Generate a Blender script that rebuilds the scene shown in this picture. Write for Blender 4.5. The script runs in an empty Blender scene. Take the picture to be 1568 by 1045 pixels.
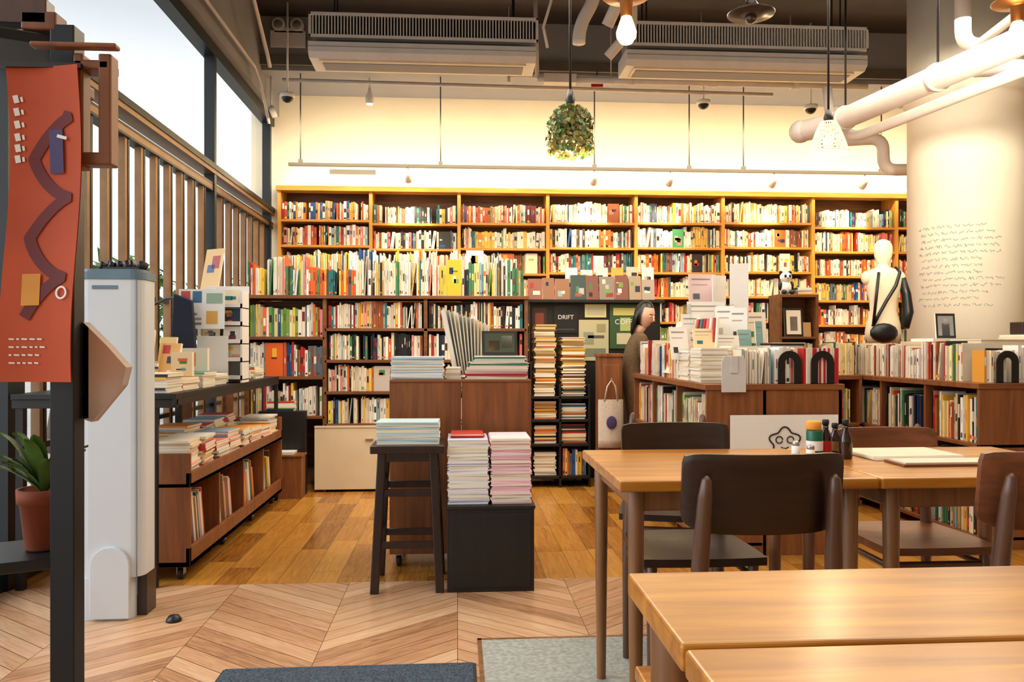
import bpy, math, random
from mathutils import Vector, Matrix
random.seed(11)
R=random.random
def U(a,b): return a+(b-a)*random.random()

# ------------------------------------------------------------------ materials
def lin(c):
    o=[]
    for x in c[:3]:
        x=x/255.0
        o.append(x/12.92 if x<=0.04045 else ((x+0.055)/1.055)**2.4)
    return (o[0],o[1],o[2],1.0)
def newmat(name):
    m=bpy.data.materials.new(name); m.use_nodes=True
    return m,m.node_tree,m.node_tree.nodes['Principled BSDF']
def plain(name,col,rough=.55,metal=0.0,var=.10,scale=9.0,bump=.0,emit=None,es=0,coat=0,sss=0):
    m,nt,b=newmat(name)
    tc=nt.nodes.new('ShaderNodeTexCoord'); nz=nt.nodes.new('ShaderNodeTexNoise')
    nz.inputs['Scale'].default_value=scale; nz.inputs['Detail'].default_value=5
    nt.links.new(tc.outputs['Object'],nz.inputs['Vector'])
    cr=nt.nodes.new('ShaderNodeValToRGB'); c=lin(col)
    cr.color_ramp.elements[0].position=.3; cr.color_ramp.elements[1].position=.7
    cr.color_ramp.elements[0].color=(c[0]*(1-var),c[1]*(1-var),c[2]*(1-var),1)
    cr.color_ramp.elements[1].color=(min(1,c[0]*(1+var)),min(1,c[1]*(1+var)),min(1,c[2]*(1+var)),1)
    nt.links.new(nz.outputs['Fac'],cr.inputs['Fac']); nt.links.new(cr.outputs['Color'],b.inputs['Base Color'])
    b.inputs['Roughness'].default_value=rough; b.inputs['Metallic'].default_value=metal
    if coat: b.inputs['Coat Weight'].default_value=coat
    if sss: b.inputs['Subsurface Weight'].default_value=sss
    if bump:
        bp=nt.nodes.new('ShaderNodeBump'); bp.inputs['Strength'].default_value=bump; bp.inputs['Distance'].default_value=.01
        nt.links.new(nz.outputs['Fac'],bp.inputs['Height']); nt.links.new(bp.outputs['Normal'],b.inputs['Normal'])
    if emit:
        b.inputs['Emission Color'].default_value=lin(emit); b.inputs['Emission Strength'].default_value=es
    return m
def wood(name,c1,c2,axis='x',rough=.4,coat=0.0,sc=1.0):
    m,nt,b=newmat(name)
    tc=nt.nodes.new('ShaderNodeTexCoord'); mp=nt.nodes.new('ShaderNodeMapping')
    s={'x':(1.2,14,14),'y':(14,1.2,14),'z':(14,14,1.2)}[axis]
    mp.inputs['Scale'].default_value=tuple(v*sc for v in s)
    nz=nt.nodes.new('ShaderNodeTexNoise'); nz.inputs['Scale'].default_value=2.0; nz.inputs['Detail'].default_value=8; nz.inputs['Distortion'].default_value=.8
    nt.links.new(tc.outputs['Object'],mp.inputs['Vector']); nt.links.new(mp.outputs['Vector'],nz.inputs['Vector'])
    cr=nt.nodes.new('ShaderNodeValToRGB'); cr.color_ramp.elements[0].position=.32; cr.color_ramp.elements[1].position=.68
    cr.color_ramp.elements[0].color=lin(c1); cr.color_ramp.elements[1].color=lin(c2)
    nt.links.new(nz.outputs['Fac'],cr.inputs['Fac']); nt.links.new(cr.outputs['Color'],b.inputs['Base Color'])
    b.inputs['Roughness'].default_value=rough; b.inputs['Coat Weight'].default_value=coat; b.inputs['Coat Roughness'].default_value=.25
    bp=nt.nodes.new('ShaderNodeBump'); bp.inputs['Strength'].default_value=.08; bp.inputs['Distance'].default_value=.004
    nt.links.new(nz.outputs['Fac'],bp.inputs['Height']); nt.links.new(bp.outputs['Normal'],b.inputs['Normal'])
    return m
def attrmat(name,rough=.5):
    m,nt,b=newmat(name)
    a=nt.nodes.new('ShaderNodeAttribute'); a.attribute_name='Col'
    nt.links.new(a.outputs['Color'],b.inputs['Base Color']); b.inputs['Roughness'].default_value=rough
    return m
def floormat(name,stops,w,pw,chev,rough):
    m,nt,b=newmat(name); N=nt.nodes; L=nt.links
    tc=N.new('ShaderNodeTexCoord'); sp=N.new('ShaderNodeSeparateXYZ'); L.new(tc.outputs['Object'],sp.inputs[0])
    def mt(op,a,bv=None,c=None):
        n=N.new('ShaderNodeMath'); n.operation=op
        for i,v in enumerate((a,bv,c)):
            if v is None: continue
            if isinstance(v,(int,float)): n.inputs[i].default_value=v
            else: L.new(v,n.inputs[i])
        return n.outputs[0]
    x,y=sp.outputs['X'],sp.outputs['Y']
    def wn(a,bb):
        c=N.new('ShaderNodeCombineXYZ')
        L.new(a,c.inputs[0])
        if isinstance(bb,(int,float)): c.inputs[1].default_value=bb
        else: L.new(bb,c.inputs[1])
        n=N.new('ShaderNodeTexWhiteNoise'); n.noise_dimensions='2D'; L.new(c.outputs[0],n.inputs['Vector']); return n.outputs['Value']
    col=mt('FLOOR',mt('DIVIDE',x,w))
    if chev:
        tri=mt('PINGPONG',x,w); v=mt('ADD',y,mt('MULTIPLY',tri,.8)); s=mt('SUBTRACT',y,tri)
    else:
        v=mt('ADD',y,mt('MULTIPLY',wn(col,3.3),pw)); s=v
    q=mt('DIVIDE',v,pw); row=mt('FLOOR',q); rnd=wn(row,col)
    fv=mt('FRACT',q); fx=mt('FRACT',mt('DIVIDE',x,w))
    ev=(.05 if chev else .004); ex=(.006 if chev else .02)
    seam=mt('MULTIPLY',mt('MAXIMUM',mt('LESS_THAN',fv,ev),mt('LESS_THAN',fx,ex)),.8)
    cc=N.new('ShaderNodeCombineXYZ')
    if chev:
        L.new(mt('MULTIPLY',v,40.),cc.inputs[0]); L.new(mt('MULTIPLY',s,3.),cc.inputs[1])
    else:
        L.new(mt('MULTIPLY',x,40.),cc.inputs[0]); L.new(mt('MULTIPLY',y,3.5),cc.inputs[1])
    L.new(mt('MULTIPLY',rnd,37.),cc.inputs[2])
    nz=N.new('ShaderNodeTexNoise'); nz.inputs['Scale'].default_value=1; nz.inputs['Detail'].default_value=7; nz.inputs['Distortion'].default_value=1.6; nz.inputs['Roughness'].default_value=.62
    L.new(cc.outputs[0],nz.inputs['Vector'])
    f=mt('ADD',mt('MULTIPLY',rnd,.36),mt('MULTIPLY',nz.outputs['Fac'],.72))
    cr=N.new('ShaderNodeValToRGB'); e=cr.color_ramp.elements
    e[0].position=.22; e[0].color=lin(stops[0]); e[1].position=.85; e[1].color=lin(stops[-1])
    k=e.new(.5); k.color=lin(stops[1])
    L.new(f,cr.inputs['Fac'])
    mx=N.new('ShaderNodeMix'); mx.data_type='RGBA'; L.new(seam,mx.inputs['Factor']); L.new(cr.outputs['Color'],mx.inputs['A']); mx.inputs['B'].default_value=lin((80,48,26))
    L.new(mx.outputs['Result'],b.inputs['Base Color']); b.inputs['Roughness'].default_value=rough
    bp=N.new('ShaderNodeBump'); bp.inputs['Strength'].default_value=.2; bp.inputs['Distance'].default_value=.003
    L.new(mt('SUBTRACT',nz.outputs['Fac'],seam),bp.inputs['Height']); L.new(bp.outputs['Normal'],b.inputs['Normal'])
    return m
def glassmat(name,tint=(1,1,1,1),gl=.12):
    m=bpy.data.materials.new(name); m.use_nodes=True; nt=m.node_tree; nt.nodes.clear()
    o=nt.nodes.new('ShaderNodeOutputMaterial'); t=nt.nodes.new('ShaderNodeBsdfTransparent'); t.inputs[0].default_value=tint
    g=nt.nodes.new('ShaderNodeBsdfGlossy'); g.inputs['Roughness'].default_value=.02
    mx=nt.nodes.new('ShaderNodeMixShader'); mx.inputs[0].default_value=gl
    nt.links.new(t.outputs[0],mx.inputs[1]); nt.links.new(g.outputs[0],mx.inputs[2]); nt.links.new(mx.outputs[0],o.inputs[0])
    return m

M={}
M['wall']=plain('cream_plaster',(236,224,200),.8,var=.03,scale=3)
M['col']=plain('white_column_plaster',(242,234,214),.8,var=.03,scale=3,bump=.1)
M['gray']=plain('gray_paint',(138,138,144),.7,var=.05,scale=2)
M['dark']=plain('dark_ceiling_paint',(60,56,56),.8,var=.15,scale=2)
M['white']=plain('white_paint',(232,230,226),.5,var=.03)
M['offw']=plain('offwhite_metal',(206,204,202),.45,var=.05)
M['rail']=plain('gray_rail_metal',(96,92,86),.45,var=.05)
M['pipe']=plain('pipe_paint',(210,200,192),.5,var=.06)
M['black']=plain('black_metal',(12,13,16),.4,var=.15)
M['teal']=plain('dark_teal_frame',(10,20,26),.4,var=.1)
M['bronze']=plain('bronze_metal',(140,104,68),.4,.2,var=.15)
M['oak']=wood('honey_oak',(200,134,46),(226,162,72),'z',.45)
M['oakx']=wood('honey_oak_board',(194,128,42),(220,156,66),'x',.45)
M['tab']=wood('table_oak',(152,88,20),(200,134,40),'x',.28,.45,.8)
M['tabl']=wood('table_leg_oak',(108,70,38),(142,96,54),'z',.35,.2)
M['ply']=wood('reddish_plywood',(110,62,30),(142,86,46),'z',.45)
M['plyx']=wood('reddish_plywood_board',(110,62,30),(140,84,44),'x',.45)
M['walnut']=wood('dark_walnut',(24,12,8),(44,22,14),'z',.35,.2)
M['chair']=wood('chair_walnut',(28,15,10),(50,28,18),'x',.32,.2)
M['chairm']=wood('chair_brown',(92,50,28),(128,74,44),'x',.32,.2)
M['chairp']=wood('chair_post_wood',(72,46,32),(98,66,46),'z',.35,.2)
M['blackwood']=wood('black_wood',(12,9,8),(24,18,15),'z',.5)
M['shelfd']=wood('brown_shelf_wood',(92,54,28),(126,80,42),'x',.45)
M['books']=attrmat('book_covers',.45)
M['floorA']=floormat('chevron_parquet',[(124,84,58),(184,138,102),(214,178,142)],.5,.10,True,.26)
M['floorB']=floormat('plank_parquet',[(108,60,18),(170,112,42),(206,150,66)],.14,.62,False,.24)
M['concrete']=plain('gray_stone',(150,152,146),.7,var=.26,scale=60,bump=.1)
M['mat']=plain('dark_coir_mat',(58,70,84),.95,var=.75,scale=130,bump=.8)
M['glass']=glassmat('window_glass',gl=.05)
M['acr']=glassmat('clear_acrylic',(.97,.99,1,1),.15)
M['led']=plain('led_warm',(255,240,210),emit=(255,238,205),es=7)
M['bulb']=plain('bulb_glow',(255,220,160),emit=(255,196,110),es=14)
M['shade']=plain('woven_shade',(240,226,200),.8,emit=(255,220,160),es=.2)
M['brass']=plain('aged_brass',(150,104,60),.35,.7)
M['terra']=plain('terracotta',(138,66,38),.75,var=.1,bump=.1)
M['leaf']=plain('leaf_green',(78,116,46),.5,var=.35,scale=20)
M['leaf2']=plain('dry_leaf',(130,118,58),.6,var=.4,scale=25)
M['soil']=plain('soil',(50,34,24),.95,bump=.5,scale=60)
M['skin']=plain('skin',(230,184,156),.5,var=.03,sss=.1)
M['hair']=plain('black_hair',(14,10,9),.35,var=.3,scale=60)
M['coat']=plain('olive_brown_knit',(104,82,58),.9,var=.2,scale=50,bump=.3)
M['paper']=plain('white_paper',(238,236,230),.7,var=.02)
M['poster']=plain('orange_red_cloth',(192,78,38),.75,var=.16,scale=6)
M['maroon']=plain('maroon_print',(104,30,30),.7)
M['purple']=plain('violet_print',(70,58,104),.7)
M['yellow']=plain('yellow_print',(220,150,54),.7)
M['green']=plain('green_label',(10,92,66),.4)
M['red']=plain('red_print',(190,36,32),.5)
M['saucegl']=plain('dark_sauce_glass',(40,14,9),.15,coat=.5)
M['canvas']=plain('canvas_cloth',(206,192,176),.9,var=.08,scale=80,bump=.3)
M['tray']=plain('folded_paper',(232,216,204),.7,var=.03)
M['rubber']=plain('black_rubber',(24,24,24),.6)
M['steel']=plain('steel',(170,170,172),.3,.8)
M['manq']=plain('mannequin_linen',(222,204,174),.7,var=.03)
M['ink']=plain('gray_ink',(138,132,124),.8)
M['acw']=plain('ac_white_plastic',(210,216,222),.35,var=.02)
M['acb']=plain('ac_blue_gray',(96,122,138),.4)
M['pave']=plain('pavement',(180,178,172),.9,scale=3)
M['bark']=plain('bark',(90,74,60),.9,bump=.6)
M['blue']=plain('navy_cloth',(24,30,52),.8)
M['cream']=plain('cream_laminate',(216,200,170),.45,var=.03)

# ------------------------------------------------------------------ mesh builder
class MB:
    def __init__(s): s.v=[];s.f=[];s.m=[];s.c=[];s.s=[]
    def add(s,vs,fs,m=0,c=None,sm=False,T=None,fc=None):
        o=len(s.v)
        for p in vs:
            p=Vector(p)
            if T is not None: p=T@p
            s.v.append(p)
        for i,f in enumerate(fs):
            s.f.append([o+k for k in f]); s.m.append(m); s.s.append(sm)
            s.c.append(fc[i] if fc else (c or (1,1,1,1)))
    def box(s,x0,x1,y0,y1,z0,z1,m=0,c=None,T=None,fc=None):
        v=[(x0,y0,z0),(x1,y0,z0),(x1,y1,z0),(x0,y1,z0),(x0,y0,z1),(x1,y0,z1),(x1,y1,z1),(x0,y1,z1)]
        f=[(0,3,2,1),(4,5,6,7),(0,1,5,4),(1,2,6,5),(2,3,7,6),(3,0,4,7)]
        s.add(v,f,m,c,False,T,fc)
    def hexa(s,b,t,m=0,c=None):
        s.add(list(b)+list(t),[(0,3,2,1),(4,5,6,7),(0,1,5,4),(1,2,6,5),(2,3,7,6),(3,0,4,7)],m,c)
    def tube(s,pts,r,n=10,m=0,c=None,T=None,cap=True):
        pts=[Vector(p) for p in pts]; rr=r if isinstance(r,(list,tuple)) else [r]*len(pts)
        vs=[];fs=[]; up=None
        for i,p in enumerate(pts):
            d=(pts[min(i+1,len(pts)-1)]-pts[max(i-1,0)]).normalized()
            if up is None:
                up=Vector((0,0,1)) if abs(d.z)<.9 else Vector((1,0,0))
            a=d.cross(up).normalized(); b=a.cross(d).normalized(); up=b
            for k in range(n):
                t=2*math.pi*k/n; vs.append(p+(a*math.cos(t)+b*math.sin(t))*rr[i])
        for i in range(len(pts)-1):
            for k in range(n):
                k2=(k+1)%n; fs.append((i*n+k,i*n+k2,(i+1)*n+k2,(i+1)*n+k))
        if cap:
            fs.append(tuple(range(n-1,-1,-1))); fs.append(tuple((len(pts)-1)*n+k for k in range(n)))
        s.add(vs,fs,m,c,True,T)
    def lathe(s,cx,cy,prof,n=24,m=0,c=None,T=None,sx=1,sy=1,cap=True):
        vs=[];fs=[]
        for (r,z) in prof:
            for k in range(n):
                t=2*math.pi*k/n; vs.append((cx+r*math.cos(t)*sx,cy+r*math.sin(t)*sy,z))
        for i in range(len(prof)-1):
            for k in range(n):
                k2=(k+1)%n; fs.append((i*n+k,i*n+k2,(i+1)*n+k2,(i+1)*n+k))
        if cap:
            fs.append(tuple(range(n-1,-1,-1))); fs.append(tuple((len(prof)-1)*n+k for k in range(n)))
        s.add(vs,fs,m,c,True,T)
    def ball(s,c0,r,n=16,m=0,c=None,T=None):
        rx,ry,rz=r if isinstance(r,(tuple,list)) else (r,r,r)
        vs=[];fs=[];h=n//2
        for i in range(h+1):
            ph=math.pi*i/h
            for k in range(n):
                t=2*math.pi*k/n; vs.append((c0[0]+rx*math.sin(ph)*math.cos(t),c0[1]+ry*math.sin(ph)*math.sin(t),c0[2]-rz*math.cos(ph)))
        for i in range(h):
            for k in range(n):
                k2=(k+1)%n; fs.append((i*n+k,i*n+k2,(i+1)*n+k2,(i+1)*n+k))
        s.add(vs,fs,m,c,True,T)
    def prism(s,poly,plane,a,b,m=0,c=None,T=None):
        n=len(poly)
        def P(p,q):
            return {'xz':(p[0],q,p[1]),'yz':(q,p[0],p[1]),'xy':(p[0],p[1],q)}[plane]
        vs=[P(p,a) for p in poly]+[P(p,b) for p in poly]
        fs=[tuple(range(n)),tuple(range(2*n-1,n-1,-1))]+[(i,i+n,(i+1)%n+n,(i+1)%n) for i in range(n)]
        s.add(vs,fs,m,c,False,T)
    def done(s,name,mats,bevel=0,seg=2,keep=False,parent=None):
        me=bpy.data.meshes.new(name)
        if keep: o0=Vector((0,0,0))
        else:
            xs=[p.x for p in s.v];ys=[p.y for p in s.v];zs=[p.z for p in s.v]
            o0=Vector(((min(xs)+max(xs))/2,(min(ys)+max(ys))/2,min(zs)))
        me.from_pydata([tuple(p-o0) for p in s.v],[],s.f); me.update()
        for m in mats: me.materials.append(M[m] if isinstance(m,str) else m)
        me.polygons.foreach_set('material_index',s.m); me.polygons.foreach_set('use_smooth',s.s)
        ca=me.color_attributes.new('Col','FLOAT_COLOR','CORNER'); buf=[]
        for i,f in enumerate(s.f): buf.extend(list(s.c[i])*len(f))
        ca.data.foreach_set('color',buf)
        ob=bpy.data.objects.new(name,me); ob.location=o0; bpy.context.collection.objects.link(ob)
        if bevel:
            b=ob.modifiers.new('bevel','BEVEL'); b.width=bevel; b.segments=seg; b.limit_method='ANGLE'; b.angle_limit=math.radians(50)
        if parent:
            ob.parent=parent; ob.location=o0-parent.location
        return ob

# ------------------------------------------------------------------ books
def L(*a): return [lin(c) for c in a]
WH=L((238,232,220),(230,222,206),(244,240,230),(222,210,188),(236,222,190))
PAGE=lin((236,226,204))
COL=L((190,40,34),(170,34,34),(222,98,34),(222,98,34),(236,180,46),(232,160,60),(24,112,116),(34,78,136),(60,128,84),(22,24,28),(54,50,50),(112,36,46),(140,172,186),(222,120,112),(226,150,140),(120,158,70),(206,186,150),(156,82,44),(26,42,74),(232,204,80),(32,28,28),(90,60,50),(96,110,120),(190,180,170))
WARM=L((226,180,80),(222,140,50),(236,214,150),(196,86,46),(236,226,196),(196,164,116))
PAL=[]
def pick(w=.5,warm=.15):
    if PAL and R()<.18: return random.choice(PAL)
    r=R()
    if r<w: return random.choice(WH)
    if r<w+warm: return random.choice(WARM)
    return random.choice(COL)
def frame(o,face):
    d={'-y':((1,0,0),(0,1,0)),'-x':((0,-1,0),(1,0,0)),'+x':((0,1,0),(-1,0,0)),'+y':((-1,0,0),(0,-1,0))}[face]
    X,Y=d
    return Matrix(((X[0],Y[0],0,o[0]),(X[1],Y[1],0,o[1]),(X[2],Y[2],1,o[2]),(0,0,0,1)))
def row(mb,o,face,length,hmin,hmax,dep=.13,tmin=.012,tmax=.034,w=.5,warm=.15,gap=.02,m=0):
    F=frame(o,face); x=.004; hue=None
    PAL[:]=[random.choice(COL+WARM+WH+WH) for _ in range(2)]
    while x<length-.012:
        if R()<gap and x>0.05:
            x+=U(.02,.05); continue
        if hue is None or R()<.26:
            base=pick(w,warm); hh=U(hmin,hmax); tt=U(tmin,tmax); hue=1; rep=R()
        if R()<.01 and x+.16<length and face=='-y':      # a face-out cover now and then
            fw=U(.11,.14); fh=hmax*U(.85,.98); c=random.choice(COL+WH)
            mb.box(x,x+fw,.004,.02,0,fh,m,None,F,[PAGE,PAGE,c,c,PAGE,c])
            for (a_,b_,e_,f_,cc_) in randart():
                mb.add([(x+fw*a_,.0034,fh*b_),(x+fw*e_,.0034,fh*b_),(x+fw*e_,.0034,fh*f_),(x+fw*a_,.0034,fh*f_)],[(0,1,2,3)],m,cc_,False,F)
            x+=fw+.004; continue
        h=min(hmax,hh*U(.93,1.05)); t=min(max(.0062,tt*U(.75,1.25)),length-x-.002)
        if t<.006: break
        c=base if R()<.35+.4*(rep<.3) else pick(w,warm)
        k=U(.82,1.08); c=(min(1,c[0]*k),min(1,c[1]*k),min(1,c[2]*k),1)
        d=dep*U(.82,1.0); yo=U(0,.022)
        T=F; lean=0
        if R()<.03:
            lean=U(.05,.16)
            if x+t+h*math.sin(lean)>length: lean=0
        fc=[PAGE,PAGE,c,c,PAGE,c]
        if lean:
            T=F@Matrix.Translation((x,0,t*math.sin(lean)))@Matrix.Rotation(lean,4,'Y')@Matrix.Translation((-x,0,0))
        mb.box(x,x+t-.0014,yo,yo+d,0,h,m,None,T,fc)
        if t>.009:
            lc=random.choice(COL+WH+WH+WH) if R()<.6 else lin((40,38,38))
            r_=R(); e=t*(.34 if r_<.75 else .08)
            z0=h*U(.36,.6); z1=min(h*.93,z0+h*U(.12,.34))
            mb.add([(x+e,yo-.0006,z0),(x+t-e-.0014,yo-.0006,z0),(x+t-e-.0014,yo-.0006,z1),(x+e,yo-.0006,z1)],[(0,1,2,3)],m,lc,False,T)
            if R()<.5:
                z0=h*.06; z1=h*U(.1,.18); lc=random.choice(COL)
                mb.add([(x+e*.5,yo-.0006,z0),(x+t-e*.5-.0014,yo-.0006,z0),(x+t-e*.5-.0014,yo-.0006,z1),(x+e*.5,yo-.0006,z1)],[(0,1,2,3)],m,lc,False,T)
        x+=t+(h*math.sin(lean) if lean else 0)
    PAL[:]=[]
def stack(mb,cx,cy,z0,w,d,H,t=.012,pal=None,jit=.006,rot=0,m=0,var=.3):
    z=z0; pal=pal or WH
    while z<z0+H-1e-4:
        tt=min(t*U(1-var,1+var),z0+H-z)
        if tt<.0015: break
        c=random.choice(pal); k=U(.9,1.03); c=(min(1,c[0]*k),min(1,c[1]*k),min(1,c[2]*k),1)
        T=Matrix.Translation((cx+U(-jit,jit),cy+U(-jit,jit),z))@Matrix.Rotation(rot+U(-.03,.03),4,'Z')
        mb.box(-w/2,w/2,-d/2,d/2,0,tt*.95,m,None,T,[c,c,c if R()<.6 else PAGE,PAGE,PAGE,c])
        z+=tt
def stackobj(name,*lst,parent=None,**kw):
    b=MB()
    for a in lst: stack(b,*a)
    return b.done(name,['books'],parent=parent)
def stand(mb,cx,cy,z0,w,h,t,c,rot=0,tilt=0,m=0,art=None):
    T=Matrix.Translation((cx,cy,z0))@Matrix.Rotation(rot,4,'Z')@Matrix.Rotation(-tilt,4,'X')
    mb.box(-w/2,w/2,0,t,0,h,m,None,T,[PAGE,PAGE,c,PAGE,c,PAGE])
    if art:
        for (a,b,e,f,cc) in art:
            mb.add([(-w/2+w*a,-.0008,h*b),(-w/2+w*e,-.0008,h*b),(-w/2+w*e,-.0008,h*f),(-w/2+w*a,-.0008,h*f)],[(0,1,2,3)],m,cc,False,T)
def randart():
    a=[]
    for i in range(random.randint(2,5)):
        x=U(.08,.5); y=U(.08,.7); a.append((x,y,min(.92,x+U(.2,.5)),min(.94,y+U(.04,.3)),random.choice(COL+WH)))
    return a

# ------------------------------------------------------------------ room shell
X0,X1,Y0,Y1,ZC=-2.05,7.4,-2.6,8.9,4.4
b=MB(); b.box(X0-.15,X1,Y0,3.75,-.1,0,0); b.box(X0-.15,X1,3.75,Y1,-.1,0,1); b.done('floor',['floorA','floorB'],keep=True)
b=MB(); b.box(X0-.2,X1+.2,Y0-.2,Y1+.2,ZC,ZC+.15,0); b.done('ceiling',['dark'])
b=MB(); b.box(X0-.2,X1+.2,Y1,Y1+.15,-.1,ZC,0); b.done('wall_back',['wall'])
b=MB(); b.box(X1,X1+.15,Y0,Y1,-.1,ZC,0); b.done('wall_right',['wall'])
b=MB(); b.box(X0-.2,X1+.2,Y0-.15,Y0,-.1,ZC,0); b.done('wall_front',['wall'])
WT=3.58
b=MB(); b.box(X0-.15,X0+.10,Y0,Y1,WT+.04,ZC,0); b.done('wall_left',['gray'])
b=MB(); b.box(X0+.1,X1,8.1,Y1,3.86,ZC,0); b.box(X0+.1,X1,8.04,8.1,3.90,3.99,1); b.done('ceiling_beam',['gray','rail'])
b=MB(); b.box(X0+.1,X1,8.72,Y1,2.79,2.86,0); b.done('trim_1',['wall'])
b=MB()
for y,w in ((-2.5,.1),(-.6,.06),(1.6,.06),(3.78,.14),(6.78,.055),(8.75,.06)):
    b.box(X0-.04,X0+.045,y-w/2,y+w/2,0,WT,0)
b.box(X0-.06,X0+.03,Y0,Y1,0,.12,0); b.box(X0-.06,X0+.05,Y0,Y1,WT-.07,WT+.03,0)
b.box(X0-.07,X0+.05,Y0,Y1,2.53,2.565,1); b.box(X0-.07,X0+.058,Y0,Y1,2.565,2.61,0)
b.box(X0-.05,X0+.035,Y0,Y1,2.40,2.44,1); b.box(X0-.05,X0+.037,Y0,Y1,2.44,2.455,0); b.box(X0-.05,X0+.037,Y0,Y1,2.385,2.40,0)
y=4.05
while y<8.6:
    if abs(y-6.78)>.09:
        b.box(X0-.02,X0+.022,y-.024,y+.012,.12,2.41,1); b.box(X0-.024,X0+.026,y+.012,y+.036,.12,2.41,0)
    y+=.25
b.box(X0-.02,X0+.02,3.85,8.7,1.40,1.43,0); b.box(X0-.02,X0+.02,3.85,8.7,.60,.63,0)
b.add([(X0-.03,Y0,0),(X0-.03,Y1,0),(X0-.03,Y1,WT),(X0-.03,Y0,WT)],[(0,1,2,3)],2)
b.done('window_1',['teal','bronze','glass'])
b=MB(); b.tube([(X0+.16,2.,3.72),(X0+.16,7.6,3.72),(X0+.18,7.75,3.6),(X0+.20,8.0,3.3)],.014,8,0); b.done('conduit_pipe',['pipe'])
b=MB(); b.tube([(X0+.30,2.,4.1),(X0+.30,7.0,4.1),(X0+.30,7.5,3.8),(X0+.30,7.6,3.72)],.018,8,0); b.done('conduit_pipe',['pipe'])
b=MB(); b.tube([(-1.9,8.3,3.55),(-1.86,8.3,3.45)],.03,12,0); b.tube([(-1.9,8.3,3.86),(-1.9,8.3,3.55)],.01,8,0); b.done('wall_spotlight',['pipe'])

# outdoors
b=MB(); b.box(-30,X0-.25,-10,40,-.2,-.12,0); b.done('street_pavement',['pave'])
def tree(x,y,h,name='street_tree'):
    b=MB(); b.tube([(x,y,-.119),(x,y,.1),(x+.1,y,h*.4),(x,y+.1,h*.75)],[.12,.11,.09,.05],8,0)
    for i in range(300):
        a=U(0,6.28); r=U(.1,1)**.5; p=Vector((x+math.cos(a)*r*1.0,y+math.sin(a)*r*1.0,h*.75+U(-.9,.9)*(1.1-r*.6)))
        T=Matrix.Translation(p)@Matrix.Rotation(U(0,6),4,'Z')@Matrix.Rotation(U(-1,1),4,'X')
        b.add([(0,-.12,0),(.1,0,.02),(0,.2,0),(-.1,0,.02)],[(0,1,2,3)],1,None,False,T)
    b.done(name,['bark','leaf'])
tree(-4.6,9.5,2.0); tree(-5.6,13.5,2.4); tree(-4.4,15.5,2.1)

# ------------------------------------------------------------------ back bookshelf
bx=[-1.88,-.92,.02,.98,1.95,2.92,3.94,4.9,5.86,6.8]
b=MB(); k=MB(); yf=8.58; zt=2.78
for i,x in enumerate(bx): b.box(x-.018,x+.018,yf,8.895,0,zt,0)
b.box(bx[0]-.03,bx[-1]+.03,yf-.03,8.715,zt-.03,zt+.02,1)
b.box(bx[0],bx[-1],8.88,8.895,0,zt,2)
for i in range(len(bx)-1):
    z=2.43+U(-.03,.03)
    while z>.15:
        b.box(bx[i]+.018,bx[i+1]-.018,yf+.005,8.88,z-.012,z+.012,1)
        wm=.5 if i in (0,2,5,6) else .15
        lo=U(.15,.19)
        row(k,(bx[i]+.02,yf+.03,z+.0125),'-y',bx[i+1]-bx[i]-.045,lo,min(.235,lo+U(.03,.07)),.15,.010,.030,U(.4,.68)-wm*.3,wm*.6,.02)
        z-=.272
sh=b.done('bookshelf',['oak','oakx','shelfd'])
k.done('shelved_books',['books'],parent=sh)

# ------------------------------------------------------------------ middle bookshelf
b=MB(); k=MB(); yf=6.1
for x in (-1.58,-1.0,-.24,.53): b.box(x-.014,x+.014,yf,6.5,.0,1.475,0)
b.box(-1.6,.55,yf-.015,6.45,1.46,1.485,0); b.box(-1.58,.53,6.48,6.5,0,1.46,0)
for z in (.86,1.16): b.box(-1.58,-1.0,yf,6.48,z-.011,z+.011,0)
b.box(-1.58,-1.0,yf,6.48,.55,.572,0)
for z in (.5,.745,.985,1.225): b.box(-1.0,.53,yf,6.48,z-.011,z+.011,0)
b.box(-1.07,.53,yf-.03,yf,.02,.492,1)
for x in (-.56,-.02): b.box(x-.003,x+.003,yf-.032,yf-.02,.03,.48,2)
b.box(-1.07,.53,yf-.035,yf-.02,.485,.5,1)
for x in (-.63,-.1,.4): b.box(x-.06,x+.0,yf-.045,yf-.03,.395,.405,3)
sh=b.done('bookshelf',['shelfd','cream','black','steel'],.002)
for z in (.873,1.173): row(k,(-1.56,yf+.02,z),'-y',.545,.2,.262,.17,.009,.024,.5,.05,.01)
row(k,(-1.56,yf+.02,.573),'-y',.545,.18,.25,.17,.010,.026,.4,.02,.01)
for z in (.513,.758,.998,1.238):
    h=.205
    for (a,l) in ((-.98,.72),(-.22,.73)): row(k,(a,yf+.02,z),'-y',l,.165,h,.15,.008,.022,.5,.10,.01)
k.box(-1.55,.5,6.33,6.44,1.487,1.60,0,lin((90,60,36)))
row(k,(-1.3,6.34,1.602),'-y',1.55,.2,.27,.10,.006,.014,.8,.02,.008)
row(k,(.2,6.34,1.602),'-y',.28,.15,.22,.10,.006,.014,.8,.05,.008)
row(k,(-1.58,6.12,1.487),'-y',2.1,.19,.30,.17,.007,.020,.5,.05,.01)
k.done('shelved_books',['books'],parent=sh)
b=MB(); b.box(-1.46,-1.12,5.98,6.06,0,.62,0); b.box(-1.46,-1.12,5.83,5.98,0,.30,1); b.box(-1.47,-1.11,5.82,6.0,.30,.315,1); b.box(-1.4,-1.35,5.822,5.83,.05,.26,0)
b.done('storage_cabinet',['blackwood','ply'],.003)
stackobj('book_stack',(-1.3,6.02,.621,.2,.07,.07,.012,COL+WH)); stackobj('book_stack',(-1.3,5.91,.316,.24,.13,.02,.01))

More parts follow.
